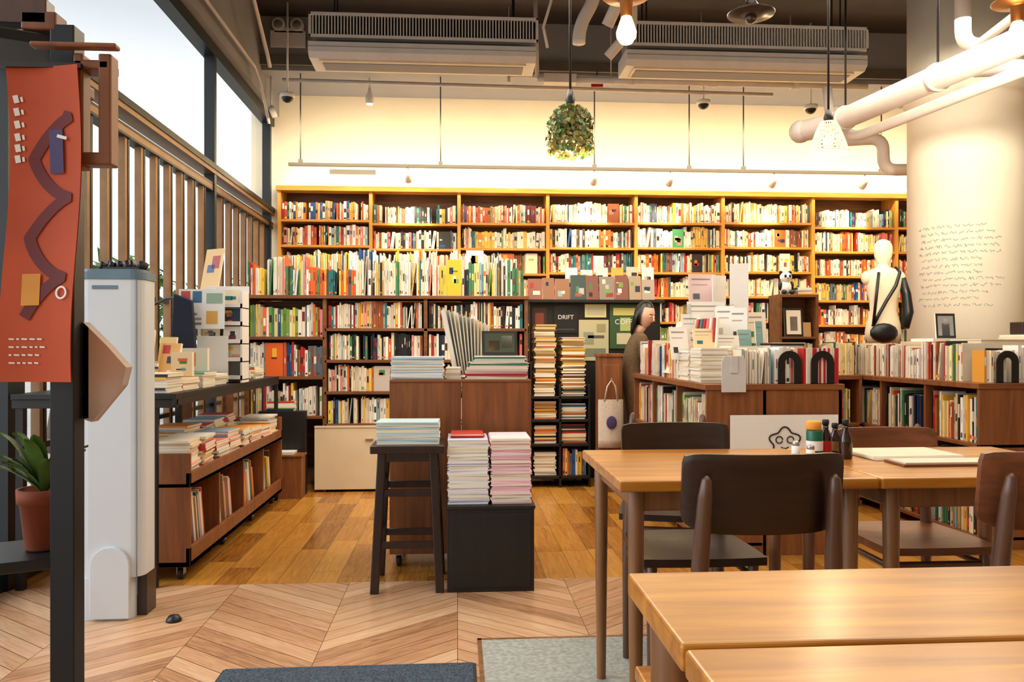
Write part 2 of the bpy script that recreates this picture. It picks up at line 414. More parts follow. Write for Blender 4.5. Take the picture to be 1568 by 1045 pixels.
# ------------------------------------------------------------------ display board with posters + black rack
b=MB(); b.box(.60,1.7,6.58,6.66,0,1.48,0); b.box(.56,1.72,6.51,6.68,1.46,1.485,0); db=b.done('display_board',['blackwood'],.003)
b=MB(); x=.58
while x<1.62:
    w=U(.09,.13); c=pick(.15,.3); g=(c[0]+c[1]+c[2])/3; c=tuple((.5*q_+.5*g)*kk for q_,kk in zip(c[:3],(.6,.5,.42)))+(1,)
    stand(b,x+w/2,6.53,1.487,w,U(.17,.22),.02,c,U(-.1,.1),.16,0,randart()); x+=w+.008
for i in range(6): stand(b,.95+.13*i,6.60,1.487,.1,U(.24,.29),.015,pick(.5,.2),U(-.2,.2),.02,0,randart())
b.done('face_out_books',['books'],parent=db)
def poster(name,x0,x1,z0,z1,y,c,art,texts=()):
    b=MB(); w=x1-x0;h=z1-z0
    b.box(x0,x1,y,y+.006,z0,z1,0,c)
    for (a,bb,e,f,cc) in art: b.box(x0+a*w,x0+e*w,y-.0015,y-.0002,z0+bb*h,z0+f*h,0,cc)
    ob=b.done(name,['books'])
    for (s,px,pz,size,mm) in texts:
        cu=bpy.data.curves.new('lettering','FONT'); cu.body=s; cu.size=size; cu.extrude=.0005; cu.align_x='CENTER'
        to=bpy.data.objects.new('lettering',cu); bpy.context.collection.objects.link(to)
        to.rotation_euler=(math.pi/2,0,0); cu.materials.append(M[mm])
        to.parent=ob; to.location=Vector((x0+px*w,y-.003,z0+pz*h))-ob.location
    return ob
poster('framed_poster',.80,1.0,1.21,1.44,6.57,lin((22,22,24)),[(.12,.1,.88,.16,lin((60,60,62)))],[('DRIFT',.5,.5,.05,'paper')])
poster('map_poster',1.01,1.26,.98,1.32,6.57,lin((196,190,150)),[(.1,.1,.9,.3,lin((120,130,110))),(.15,.4,.5,.7,lin((150,150,130))),(.3,.55,.85,.62,lin((90,90,80))),(.6,.7,.9,.9,lin((160,150,110)))])
poster('magazine_poster',1.27,1.56,1.08,1.45,6.57,lin((60,90,56)),[(.1,.75,.9,.92,lin((220,210,120))),(.2,.1,.8,.35,lin((210,200,160))),(.3,.4,.6,.7,lin((180,190,120)))],[('COFFEE',.5,.55,.06,'paper')])
poster('note_paper',1.06,1.24,1.34,1.45,6.57,lin((226,214,150)),[(.1,.2,.9,.8,lin((200,196,160)))])
poster('pinned_photo',.62,.74,1.2,1.42,6.57,lin((60,34,30)),[(.2,.2,.8,.8,lin((130,60,46)))])
b=MB()
for x in (.57,.80,1.03): b.box(x-.008,x+.008,6.15,6.5,0,.98 if x<.8 else .8,0)
for z in (.08,.33,.52,.70): b.box(.57,1.03,6.15,6.5,z-.01,z+.01,0)
mr=b.done('magazine_rack',['blackwood'],.002)
YEL=L((216,164,60),(196,108,40),(226,206,160),(176,146,84),(220,186,110),(150,116,70))
b=MB()
stack(b,.685,6.3,.711,.16,.22,.56,.014,YEL,.010); stack(b,.91,6.3,.711,.18,.22,.46,.012,YEL+L((40,40,40),(120,30,40)),.010)
stack(b,.685,6.3,.531,.17,.22,.14,.012,YEL+COL[6:9]); stack(b,.91,6.3,.531,.19,.22,.12,.01,YEL+COL[5:9])
stack(b,.685,6.3,.341,.17,.22,.14,.012,COL+YEL); stack(b,.91,6.3,.341,.19,.22,.15,.012,COL+WH)
stack(b,.685,6.3,.091,.17,.22,.18,.012,WH); row(b,(.82,6.18,.091),'-y',.19,.17,.21,.15,.01,.03,.1,.2)
b.done('magazine_stack',['books'],parent=mr)
b=MB(); b.box(1.07,1.24,5.93,6.12,0,1.02,0); b.box(1.06,1.25,5.92,6.13,1.02,1.045,0); b.box(1.09,1.22,5.925,5.93,.1,.96,0); b.tube([(1.15,5.93,.84),(1.15,5.89,.84),(1.15,5.88,.86)],.006,8,1); sc=b.done('slim_cabinet',['ply','steel'],.003)
b=MB()
vs=[];n=9
for j in range(7):
    z=.34+.36*j/6
    for i in range(n):
        u=i/(n-1); x=1.055+.19*u; bulge=.035*math.sin(math.pi*u)*(1-.6*j/6)
        vs.append((x,5.912-bulge-.004*math.sin(u*17+j),z))
for j in range(7):
    z=.34+.36*j/6
    for i in range(n): vs.append((1.055+.19*i/(n-1),5.918,z))
fs=[];o=7*n
for j in range(6):
    for i in range(n-1):
        a=j*n+i; fs.append((a,a+1,a+n+1,a+n)); fs.append((o+a,o+a+n,o+a+n+1,o+a+1))
    fs.append((j*n,j*n+n,o+j*n+n,o+j*n)); fs.append((j*n+n-1,o+j*n+n-1,o+j*n+2*n-1,j*n+2*n-1))
for i in range(n-1): fs.append((i,o+i,o+i+1,i+1))
b.add(vs,fs,0,None,True)
b.tube([(1.10,5.905,.69),(1.12,5.89,.80),(1.15,5.885,.846),(1.18,5.89,.80),(1.20,5.905,.69)],.006,8,0)
b.ball((1.15,5.878,.53),(.04,.004,.05),12,1)
b.done('tote_bag',['canvas','purple'],parent=sc)

# ------------------------------------------------------------------ centre cabinet, stool, box, stacks
def caster(b,x,y,m1,m2,z=.0,r=.026):
    T=Matrix.Translation((x,y,z+r))@Matrix.Rotation(math.pi/2,4,'Y')
    b.lathe(0,0,[(r*.3,-.012),(r*.92,-.012),(r,-.008),(r,.008),(r*.92,.012),(r*.3,.012)],16,m1,None,T)
    b.prism([(y-.018,z+r*.9),(y+.018,z+r*.9),(y+.014,z+2.3*r),(y-.014,z+2.3*r)],'yz',x-.017,x-.013,m2)
    b.prism([(y-.018,z+r*.9),(y+.018,z+r*.9),(y+.014,z+2.3*r),(y-.014,z+2.3*r)],'yz',x+.013,x+.017,m2)
    b.box(x-.02,x+.02,y-.02,y+.02,z+2.3*r,z+2.5*r,m2)
b=MB()
b.box(-.335,.02,3.98,4.38,.066,.92,0); b.box(.024,.37,3.98,4.38,.066,.92,0)
b.box(-.335,.37,3.975,4.385,.92,.932,1)
for (x,y) in ((-.29,4.02),(.32,4.02),(-.29,4.33),(.32,4.33)): caster(b,x,y,2,3)
b.done('rolling_cabinet',['ply','plyx','rubber','steel'],.002)
BL=L((236,242,244),(226,236,240),(190,214,226),(244,244,240))
stackobj('magazine_stack',(-.2,4.12,.933,.26,.2,.115,.006,BL)); stackobj('magazine_stack',(-.02,4.10,.933,.075,.12,.06,.006,WH))
b=MB()
stack(b,.20,4.13,.933,.31,.2,.028,.009,L((200,40,46),(190,36,44))); stack(b,.20,4.13,.961,.31,.2,.03,.008,L((240,200,206),(244,244,240)))
stack(b,.21,4.13,.991,.3,.19,.03,.006,L((40,130,100),(30,120,96))); stack(b,.22,4.13,1.021,.26,.18,.03,.008,L((230,236,230),(30,120,100)))
b.done('magazine_stack',['books'])
b=MB()
for i in range(12):
    T=Matrix.Translation((.0+.013*i,4.285+.002*i,.935))@Matrix.Rotation(-.20+.025*i,4,'Y')@Matrix.Rotation(.2,4,'Z')
    h=.37-.008*i; c=random.choice(WH+L((90,90,96),(150,160,170)))
    b.box(-.003,.003,-.04,.07,.01,h,0,None,T,[c,PAGE,PAGE,c,PAGE,c])
b.done('upright_magazines',['books'])
b=MB(); stand(b,.22,4.10,1.053,.185,.13,.012,lin((24,22,22)),.05,.25,0,[(.08,.12,.92,.9,lin((60,70,50))),(.2,.2,.5,.6,lin((170,120,60))),(.55,.3,.85,.8,lin((190,190,170)))])
b.done('framed_picture',['books'])
b=MB(); b.box(-.045,.345,3.56,3.93,.0,.37,0); b.box(-.05,.35,3.555,3.935,.37,.385,0); b.box(-.03,.33,3.556,3.56,.02,.35,0); b.done('black_crate',['blackwood'],.004)
stackobj('magazine_stack',(.050,3.74,.386,.182,.28,.29,.0065,L((236,234,240),(200,198,216),(228,228,236),(240,240,240)),.003))
stackobj('magazine_stack',(.243,3.74,.386,.180,.28,.295,.0065,L((240,192,202),(226,172,188),(246,216,222)),.003))
stackobj('book_stack',(.05,3.78,.677,.15,.2,.015,.005,COL[:2]))
b=MB(); cx,cy=-.222,3.72
b.box(cx-.165,cx+.165,cy-.15,cy+.15,.62,.655,0)
for sx in (-1,1):
    for sy in (-1,1):
        t=(cx+sx*.115,cy+sy*.105); f=(cx+sx*.145,cy+sy*.145); a=.019
        b.hexa([(f[0]-a,f[1]-a,0),(f[0]+a,f[1]-a,0),(f[0]+a,f[1]+a,0),(f[0]-a,f[1]+a,0)],[(t[0]-a,t[1]-a,.625),(t[0]+a,t[1]-a,.625),(t[0]+a,t[1]+a,.625),(t[0]-a,t[1]+a,.625)])
for (z,q) in ((.44,0),(.21,0)):
    k_=.115+(.03)*(1-z/.62); k2=.105+.04*(1-z/.62)
    for sy in (-1,1): b.box(cx-k_,cx+k_,cy+sy*k2-.009,cy+sy*k2+.009,z-.016,z+.016)
    for sx in (-1,1): b.box(cx+sx*k_-.009,cx+sx*k_+.009,cy-k2,cy+k2,z+.03,z+.06)
b.box(cx-.13,cx+.13,cy-.12,cy+.12,.58,.622)
b.done('bar_stool',['walnut'],.004)
stackobj('magazine_stack',(cx,cy,.656,.28,.2,.1,.006,L((170,204,216),(220,232,234),(190,216,222)),.003))

# ------------------------------------------------------------------ left cart
b=MB(); k=MB(); xa,xb,ya,yb=-1.72,-1.24,3.80,5.75
b.box(xa,xb,ya,ya+.02,.07,.60,0); b.box(xa,xb,yb-.02,yb,.07,.60,0)
b.box(xa,xb,ya,yb,.07,.095,1); b.box(xa,xa+.02,ya,yb,.07,.60,0)
b.box(xa,xb,ya,yb,.44,.46,1); b.box(xb-.02,xb,ya,yb,.44,.51,0); b.box(xb-.02,xb,ya,yb,.07,.16,0)
yy=[ya+.02+(yb-ya-.04)*i/4 for i in range(5)]
for y in yy[1:-1]: b.box(xa,xb-.01,y-.009,y+.009,.09,.52,0)
b.prism([(xa+.02,.24),(xb-.05,.10),(xb-.05,.115),(xa+.02,.255)],'xz',ya+.02,yb-.02,1)
for y in (ya+.06,(ya+yb)/2-.25,(ya+yb)/2+.35,yb-.06):
    for x in (xa+.06,xb-.06): caster(b,x,y,2,3,0,.028)
ct=b.done('rolling_book_cart',['ply','plyx','rubber','steel'],.002)
for i in range(4):
    y0=yy[i]+.03; y1=yy[i+1]-.03
    y=y0
    while y<y1-.1:
        t=U(.012,.03); h=U(.2,.27); c=pick(.3,.1); w=U(.14,.18)
        T=Matrix.Translation((xb-.05,y+.03,.135))@Matrix.Rotation(.22,4,'X')
        k.box(-w,0,0,t*.95,0,h,0,None,T,[PAGE,PAGE,c,c,c,PAGE]); y+=t
        if R()<.12: y+=.06
    CP=L((236,120,110),(240,180,80),(150,180,200),(200,60,60),(240,150,60))
    for dx in (-.11,-.33):
        for yc in (y0+.09,y1-.11):
            stack(k,xb+dx-.01,yc,.461,.19,.2,U(.10,.2),.013,WH+CP if R()<.6 else CP,.01,U(-.12,.12))
k.done('cart_books',['books'],parent=ct)
b=MB(); b.box(-1.99,-1.27,3.70,5.79,.86,.885,0)
b.box(-1.98,-1.945,3.72,3.755,0,.86,0); b.box(-1.98,-1.945,5.75,5.785,0,.86,0)
b.box(-1.385,-1.36,3.72,3.745,0,.86,0); b.box(-1.30,-1.275,5.765,5.79,0,.86,0)
b.box(-1.99,-1.27,3.71,3.73,.82,.86,0); b.box(-1.285,-1.27,3.70,5.79,.83,.86,0)
dt=b.done('display_table',['blackwood'],.002)
SH=L((240,236,226),(226,210,180),(110,170,140),(236,176,60),(214,84,56),(246,244,240),(228,190,110),(40,40,44))
for (x,y,h) in ((-1.42,3.83,.09),(-1.42,4.06,.06),(-1.40,4.30,.08),(-1.66,3.86,.12),(-1.66,4.12,.1),(-1.42,4.58,.06),(-1.7,4.5,.12),(-1.42,5.1,.1),(-1.75,5.1,.12),(-1.42,5.42,.08),(-1.7,5.45,.1)):
    stackobj('magazine_stack',(x,y,.886,.2,.19,h,.012,SH,.006,U(-.1,.1)),parent=dt)
b=MB()
for i in range(4):
    stand(b,-1.90+.10*i,4.34+.04*i,.886,.10,U(.2,.3),.014,random.choice(SH),U(-.3,.1),.2,0,randart())
stand(b,-1.46,4.12,.950,.11,.17,.014,lin((226,170,90)),-.3,.25,0,randart()); stand(b,-1.60,4.13,.99,.11,.2,.02,lin((238,236,230)),-.3,.2,0,randart()); stand(b,-1.66,3.88,1.01,.1,.17,.02,lin((232,196,120)),.1,.2,0,randart()); stand(b,-1.50,3.90,.98,.09,.20,.02,lin((236,230,220)),-.1,.2,0,randart())
stand(b,-1.40,4.33,.97,.15,.12,.05,lin((236,230,220)),.1,.0,0,[(.1,.2,.6,.8,lin((230,120,60)))]); stand(b,-1.38,4.10,.95,.10,.12,.05,lin((236,220,190)),.1,.0,0,randart())
b.done('face_out_books',['books'],parent=dt)
b=MB(); k=MB()
rx0,rx1,ry=-1.50,-1.25,4.74
b.box(rx0,rx0+.012,ry,ry+.16,.886,1.42,0); b.box(rx1-.012,rx1,ry,ry+.16,.886,1.42,0); b.box(rx0,rx1,ry+.15,ry+.16,.886,1.46,0)
for j in range(5):
    z=.9+.105*j; b.box(rx0,rx1,ry,ry+.15,z,z+.008,0); b.box(rx0,rx1,ry,ry+.006,z,z+.03,0)
b.box(rx0-.005,rx1-.08,ry-.01,ry+.005,.89,1.16,0)
pr_=b.done('postcard_rack',['white'],.001)
for j in range(1,5):
    z=.91+.105*j
    for i in range(2): stand(k,rx0+.065+.12*i,ry+.02,z,.10,.10,.004,pick(.5,.2),0,.1,0,randart())
stand(k,-1.47,4.70,1.20,.26,.23,.003,lin((240,240,238)),0,.05,0,[(.05,.62,.25,.95,lin((200,80,60))),(.3,.66,.5,.95,lin((60,110,150))),(.6,.64,.95,.9,lin((150,180,160))),(.08,.1,.5,.16,lin((130,130,130))),(.08,.22,.5,.28,lin((160,160,160))),(.08,.34,.4,.40,lin((140,140,140))),(.6,.12,.85,.45,lin((224,170,70)))])
stand(k,-1.5,4.93,1.43,.16,.27,.006,lin((222,180,110)),-.6,.2,0,randart())
k.done('postcards',['books'],parent=pr_)
b=MB(); b.box(-1.98,-1.66,5.85,6.05,1.16,1.18,1); b.box(-1.98,-1.96,5.85,6.05,0,1.18,1); b.box(-1.68,-1.66,5.85,6.05,0,1.18,1); b.box(-1.98,-1.66,5.85,6.05,.8,.82,1); sh=b.done('side_shelf',['books','shelfd'])
b=MB(); row(b,(-1.95,5.86,1.181),'-y',.28,.22,.3,.17,.008,.02,.5,.05); row(b,(-1.95,5.86,.821),'-y',.26,.22,.28,.17,.008,.02,.5,.05); b.done('shelved_books',['books'],parent=sh)

# ------------------------------------------------------------------ floor standing air conditioner
b=MB(); x0,x1,y0,y1=-1.52,-1.265,3.3,3.47; ht=1.40
def rr(x0,x1,y0,y1,r,n=5):
    p=[]
    for (cx_,cy_,a0) in ((x1-r,y0+r,-90),(x1-r,y1-r,0),(x0+r,y1-r,90),(x0+r,y0+r,180)):
        for i in range(n+1):
            a=math.radians(a0+90*i/n); p.append((cx_+r*math.cos(a),cy_+r*math.sin(a)))
    return p
b.prism(rr(x0,x1,y0,y1,.045),'xy',.17,ht-.03,0); b.prism(rr(x0-.004,x1+.004,y0-.004,y1+.004,.047),'xy',ht-.03,ht,1)
b.prism(rr(x0+.01,x1-.01,y0+.01,y1-.01,.04),'xy',ht,ht+.012,1)
b.prism(rr(x0,x1-.04,y0-.005,y1,.04),'xy',.0,.17,0)
arc=[(-1.46,.01)]+[(-1.385-.075*math.cos(math.pi*i/12),.22+.075*math.sin(math.pi*i/12)) for i in range(13)]+[(-1.31,.01)]
b.prism(arc,'xz',y0-.02,y0,0)
b.box(x0+.02,x0+.022,y0-.002,y0,.2,1.3,1); b.box(x1-.022,x1-.018,y0-.003,y0,.1,1.37,1)
b.box(-1.46,-1.36,y0-.003,y0,1.33,1.345,1)
b.box(x1-.04,x1+.0,y0+.05,y1-.02,0,.17,2)
ac=b.done('floor_air_conditioner',['acw','acb','walnut'],.003)
b=MB()
for i in range(14):
    x=U(-1.46,-1.30);y=U(3.36,3.43); b.tube([(x,y,1.41),(x+U(-.02,.02),y,1.43+U(.01,.03))],[.012,.016],8,0)
b.box(-1.44,-1.3,3.35,3.44,1.412,1.425,0)
b.done('tray_of_markers',['black'],parent=ac)
b=MB(); b.box(-1.86,-1.83,4.93,4.97,.886,1.35,0)
b.hexa([(-1.62,4.62,1.04),(-1.48,4.62,1.04),(-1.48,4.67,1.04),(-1.62,4.67,1.04)],[(-1.6,4.62,1.4),(-1.5,4.62,1.36),(-1.5,4.66,1.36),(-1.6,4.66,1.4)],1)
b.tube([(-1.85,4.95,1.34),(-1.7,4.8,1.38),(-1.55,4.64,1.38)],.008,8,0)
b.done('hanging_shoulder_bag',['black','blue'],.01,parent=dt)
b=MB(); b.lathe(-1.13,3.27,[(.03,0),(.03,.008),(.02,.022),(.004,.026)],16,0); b.done('door_stop',['black'])

# ------------------------------------------------------------------ islands right
def island(x0,x1,y0,y1,zt,name):
    b=MB()
    b.box(x0,x1,y0,y0+.02,.0,zt-.03,0); b.box(x0,x1,y1-.02,y1,0,zt-.03,0); b.box(x0+.3,x0+.32,y0,y1,0,zt-.03,0)
    b.box(x1-.02,x1,y0,y1,0,zt-.03,0)
    b.box(x0-.01,x1+.01,y0-.01,y1+.01,zt-.03,zt,1)
    for z in (.06,.30,.56): b.box(x0,x0+.3,y0,y1,z-.01,z+.01,1)
    for i in range(1,3):
        y=y0+(y1-y0)*i/3; b.box(x0,x0+.3,y-.01,y+.01,0,zt-.03,0)
    p=b.done(name,['ply','plyx'],.002)
    k=MB()
    for i in range(3):
        ya_=y0+(y1-y0)*i/3+.02; yb_=y0+(y1-y0)*(i+1)/3-.015
        for z,h in ((.07,.2),(.31,.22),(.57,.27)):
            row(k,(x0+.02,yb_,z+.001),'-x',yb_-ya_,h*.8,h,.18,.007,.02,.5,.05,.004)
    k.done('shelved_books',['books'],parent=p)
    return p
isl1=island(1.30,2.03,4.08,5.8,.9,'display_island')
isl2=island(2.80,4.0,4.1,5.6,.9,'display_island')
b=MB(); b.box(2.05,2.78,5.60,5.62,0,.87,0); b.box(2.05,2.78,5.3,5.62,.87,.9,1)
for z in (.05,.30,.56): b.box(2.05,2.78,5.3,5.6,z-.01,z+.01,1)
b.box(2.05,2.07,5.3,5.6,0,.87,0); b.box(2.76,2.78,5.3,5.6,0,.87,0); lb=b.done('low_bookshelf',['ply','plyx'],.002)
k=MB()
for z in (.061,.311,.571): row(k,(2.08,5.32,z),'-y',.67,.18,.25,.2,.007,.018,.35,.05)
k.done('shelved_books',['books'],parent=lb)
k=MB()
row(k,(1.33,5.75,.901),'-x',.55,.19,.24,.15,.007,.016,.6,.05)
row(k,(1.33,5.15,.901),'-x',.45,.18,.23,.15,.007,.014,.8,.02)
stack(k,1.42,4.62,.901,.17,.2,.19,.01,WH); stack(k,1.40,4.35,.901,.15,.2,.19,.008,WH+L((200,190,180)))
row(k,(1.50,4.12,.901),'-y',.17,.17,.19,.16,.007,.012,.95,0)
row(k,(1.68,4.12,.901),'-y',.13,.18,.2,.15,.012,.02,1,0)
stack(k,1.60,4.40,.901,.18,.2,.20,.008,WH)
stack(k,1.90,4.6,.901,.2,.25,.22,.012,WH+WH+COL)
row(k,(1.36,4.95,.901),'-x',.2,.2,.24,.15,.007,.012,.7,.02)
row(k,(1.85,5.2,.901),'-y',.17,.2,.26,.15,.008,.014,.7,.02)
k.done('display_books',['books'],parent=isl1)
k=MB()
RD=L((190,30,34),(200,40,42))
x=1.83
while x<2.02:
    c=random.choice(RD+WH[:1]) if R()<.7 else random.choice(WH); k.box(x,x+.011,4.10,4.26,.901,1.09,0,None,None,[PAGE,PAGE,c,c,PAGE,c]); x+=.012
k.done('red_magazines',['books'],parent=isl1)
def arch(b,cx,y,z,w,h,t,m):
    n=10; out=[];inn=[]
    for i in range(n+1):
        a=math.pi*i/n; out.append((cx-w/2*math.cos(a),z+h-w/2+w/2*math.sin(a))); inn.append((cx-w*.2*math.cos(a),z+h-w/2+w*.2*math.sin(a)))
    out=[(cx-w/2,z)]+out+[(cx+w/2,z)]; inn=[(cx-w*.2,z)]+inn+[(cx+w*.2,z)]
    N=len(out); vs=[(p[0],y,p[1]) for p in out+inn]+[(p[0],y+t,p[1]) for p in out+inn]; fs=[]
    for i in range(N-1):
        fs.append((i,i+1,N+i+1,N+i)); fs.append((2*N+i,3*N+i,3*N+i+1,2*N+i+1))
        fs.append((i,2*N+i,2*N+i+1,i+1)); fs.append((N+i,N+i+1,3*N+i+1,3*N+i))
    fs+= [(0,N,3*N,2*N),(N-1,2*N+N-1,3*N+N-1,2*N-1)]
    b.add(vs,fs,m)
    b.box(cx-w/2,cx+w/2,y,y+.012,z,z+.003,m)
for (x,y,z,p) in ((1.755,4.10,.901,isl1),(1.925,4.08,.901,isl1),(2.97,4.11,.901,isl2)):
    b=MB(); arch(b,x,y,z,.125,.175,.008,0); b.done('arch_bookend',['black'],parent=p)
b=MB()
b.prism([(1.37,.86),(1.5,.86),(1.5,1.02),(1.485,1.05),(1.385,1.05),(1.37,1.02)],'xz',4.05,4.055,0); b.prism([(1.415,.96),(1.455,.96),(1.455,1.05),(1.415,1.05)],'xz',4.043,4.05,0)
b.done('hanging_clip_sign',['offw'],.002)
b=MB(); b.box(1.42,2.0,4.062,4.066,.42,.74,0)
pts=[]
for i in range(41):
    a=2*math.pi*i/40; r=.075+.012*math.sin(5*a); pts.append((1.71+r*math.cos(a),4.058,.60+r*.9*math.sin(a)))
b.tube(pts,.004,6,1)
for cx_ in (1.68,1.74):
    b.tube([(cx_+.018*math.cos(a*.5),4.058,.61+.018*math.sin(a*.5)) for a in range(13)],.003,6,1)
b.tube([(1.69+.005*i,4.058,.572-.008*math.sin(math.pi*i/8)) for i in range(9)],.003,6,1)
b.tube([(1.62,4.058,.52),(1.6,4.058,.48),(1.66,4.058,.46),(1.76,4.058,.46),(1.82,4.058,.48),(1.80,4.058,.52)],.004,6,1)
b.done('illustrated_poster',['paper','black'])
b=MB()
b.box(1.60,1.72,4.95,4.956,.902,1.55,0,None,Matrix.Translation((1.66,4.95,0))@Matrix.Rotation(.5,4,'Z')@Matrix.Translation((-1.66,-4.95,0)))
b.box(1.715,1.83,4.92,4.926,.902,1.62,0,None,Matrix.Translation((1.72,4.92,0))@Matrix.Rotation(-.45,4,'Z')@Matrix.Translation((-1.72,-4.92,0)))
b.done('folding_display_panel',['white'],.001,parent=isl1)
b=MB()
WT_=(236,234,230)
for (x,y,z,w,h,c,r_,ti) in ((1.56,4.98,1.36,.18,.2,(230,204,206),.1,.05),(1.55,4.86,1.20,.24,.18,(236,232,226),0,.12),(1.44,4.80,1.12,.12,.18,WT_,.1,.15),(1.50,4.75,1.04,.2,.17,(226,222,214),.1,.2),(1.62,4.73,1.13,.11,.22,WT_,-.3,.2),(1.70,4.70,1.10,.10,.24,(236,238,238),-.2,.2),(1.72,4.65,1.03,.10,.17,(150,196,194),.3,.1),(1.60,4.60,1.05,.14,.12,(232,226,216),0,.3),(1.46,4.60,1.09,.14,.12,(230,206,160),0,.3),(1.80,4.62,1.03,.05,.22,(120,176,174),.3,.1),(1.34,4.70,1.02,.12,.2,WT_,.2,.2),(1.90,4.95,1.12,.13,.2,(232,226,210),-.1,.15)):
    stand(b,x,y,z,w,h,.006,lin(c),r_,ti,0,[(.1,.82,.8,.86,lin((140,140,140))),(.1,.65,.7,.68,lin((180,170,170))),(.15,.2,.4,.38,random.choice(COL))])
for i in range(12):
    T=Matrix.Translation((1.33+.016*i,5.0-.03*i,.93))@Matrix.Rotation(.28-.02*i,4,'Y')
    c=random.choice(WH+WH+L((230,120,130),(180,40,40),(60,130,140))); b.box(0,.01,-.09,.09,0,.34,0,None,T,[PAGE,PAGE,c,c,PAGE,c])
b.done('brochures',['books'],parent=isl1)
b=MB()
for i,(z,w) in enumerate(((1.04,.3),(1.16,.26),(1.33,.22))): b.box(1.56-w/2,1.56+w/2,4.82+.04*i,4.83+.04*i,z,z+.05,0)
b.box(1.43,1.70,4.80,4.99,.902,.912,0); b.box(1.43,1.435,4.80,4.99,.902,1.36,0); b.box(1.695,1.70,4.80,4.99,.902,1.36,0)
b.done('acrylic_brochure_holder',['acr'],parent=isl1)
b=MB(); b.box(2.22,2.50,5.36,5.56,1.44,1.46,1); b.box(2.22,2.24,5.36,5.56,.901,1.44,0); b.box(2.48,2.50,5.36,5.56,.901,1.44,0); b.box(2.22,2.5,5.54,5.56,.901,1.44,0); b.box(2.24,2.48,5.36,5.54,1.15,1.165,1)
st_=b.done('counter_shelf',['shelfd','shelfd'],.002,parent=lb)
b=MB(); stand(b,2.33,5.37,1.167,.13,.2,.012,lin((30,26,24)),0,.1,0,[(.1,.08,.9,.92,lin((226,216,196))),(.3,.2,.7,.7,lin((120,110,100)))]); stand(b,2.43,5.40,1.167,.07,.1,.012,lin((200,160,110)),0,.1); row(b,(2.245,5.38,.902),'-y',.23,.15,.22,.13,.01,.02,.4,.2)
b.done('framed_photo',['books'],parent=lb)
b=MB(); px_,py_,pz_=2.30,5.45,1.46
b.ball((px_,py_,pz_+.05),(.045,.04,.052),14,0); b.ball((px_,py_-.008,pz_+.125),(.042,.038,.037),14,0)
for s in (-1,1):
    b.ball((px_+s*.033,py_,pz_+.158),(.014,.01,.014),10,1); b.ball((px_+s*.016,py_-.042,pz_+.13),(.010,.006,.012),10,1)
    b.ball((px_+s*.042,py_-.01,pz_+.065),(.014,.018,.035),10,1); b.ball((px_+s*.028,py_-.045,pz_+.018),(.017,.026,.018),10,1)
b.ball((px_,py_-.046,pz_+.115),(.006,.005,.004),8,1); b.done('panda_plush',['paper','black'],parent=lb)
b=MB(); stack(b,2.42,5.46,1.461,.1,.12,.05,.012,COL); b.done('book_stack',['books'],parent=lb)
k=MB()
row(k,(2.08,5.33,.901),'-y',.13,.2,.24,.16,.007,.014,.8,.05); row(k,(2.52,5.33,.901),'-y',.24,.2,.24,.16,.007,.014,.8,.05)
k.done('display_books',['books'],parent=lb)
k=MB()
row(k,(2.83,5.5,.901),'-x',1.25,.18,.23,.15,.007,.018,.65,.1)
row(k,(3.05,4.13,.901),'-y',.42,.19,.21,.15,.01,.02,.95,0); row(k,(2.86,4.13,.901),'-y',.18,.17,.18,.12,.012,.02,1,0)
row(k,(3.5,4.13,.901),'-y',.45,.16,.21,.15,.01,.02,.5,.1)
row(k,(3.1,5.2,.901),'-y',.8,.18,.24,.15,.01,.02,.6,.1)
stack(k,3.2,4.6,.901,.3,.3,.24,.02,WH+WH+L((30,30,30))); stack(k,3.55,4.65,.901,.28,.3,.27,.02,WH+WH+L((40,30,30),(60,40,40))); stack(k,3.15,4.95,.901,.3,.25,.25,.02,WH)
k.done('display_books',['books'],parent=isl2)
b=MB(); stand(b,3.14,4.92,1.152,.13,.16,.012,lin((40,38,40)),0,.1,0,[(.1,.1,.9,.9,lin((150,150,150))),(.3,.1,.7,.6,lin((60,60,64))),(.4,.55,.62,.78,lin((210,210,210)))]); b.done('framed_photo',['books'],parent=isl2)
b=MB(); b.box(3.42,3.6,4.6,4.72,1.172,1.25,0); b.box(3.62,3.72,4.62,4.74,1.172,1.23,1); b.done('tissue_box',['walnut','white'],.006,parent=isl2)

# ------------------------------------------------------------------ round column with handwriting
b=MB(); cx,cy,cr=4.22,6.35,.44
b.lathe(cx,cy,[(cr,0),(cr,3.12),(cr+.03,3.14),(cr+.03,3.3),(cr,3.32),(cr,ZC)],64,0)
for j in range(13):
    z=2.05-.052*j; a=math.radians(-170+U(-3,3)); a1=math.radians(-100+U(-16,8))
    while a<a1:
        n=random.randint(6,14); pts=[]
        for i in range(n):
            pts.append((cx+(cr+.001)*math.cos(a),cy+(cr+.001)*math.sin(a),z+U(-.012,.014))); a+=.013
        b.tube(pts,.0022,4,1); a+=.025
b.done('round_column',['col','ink'])

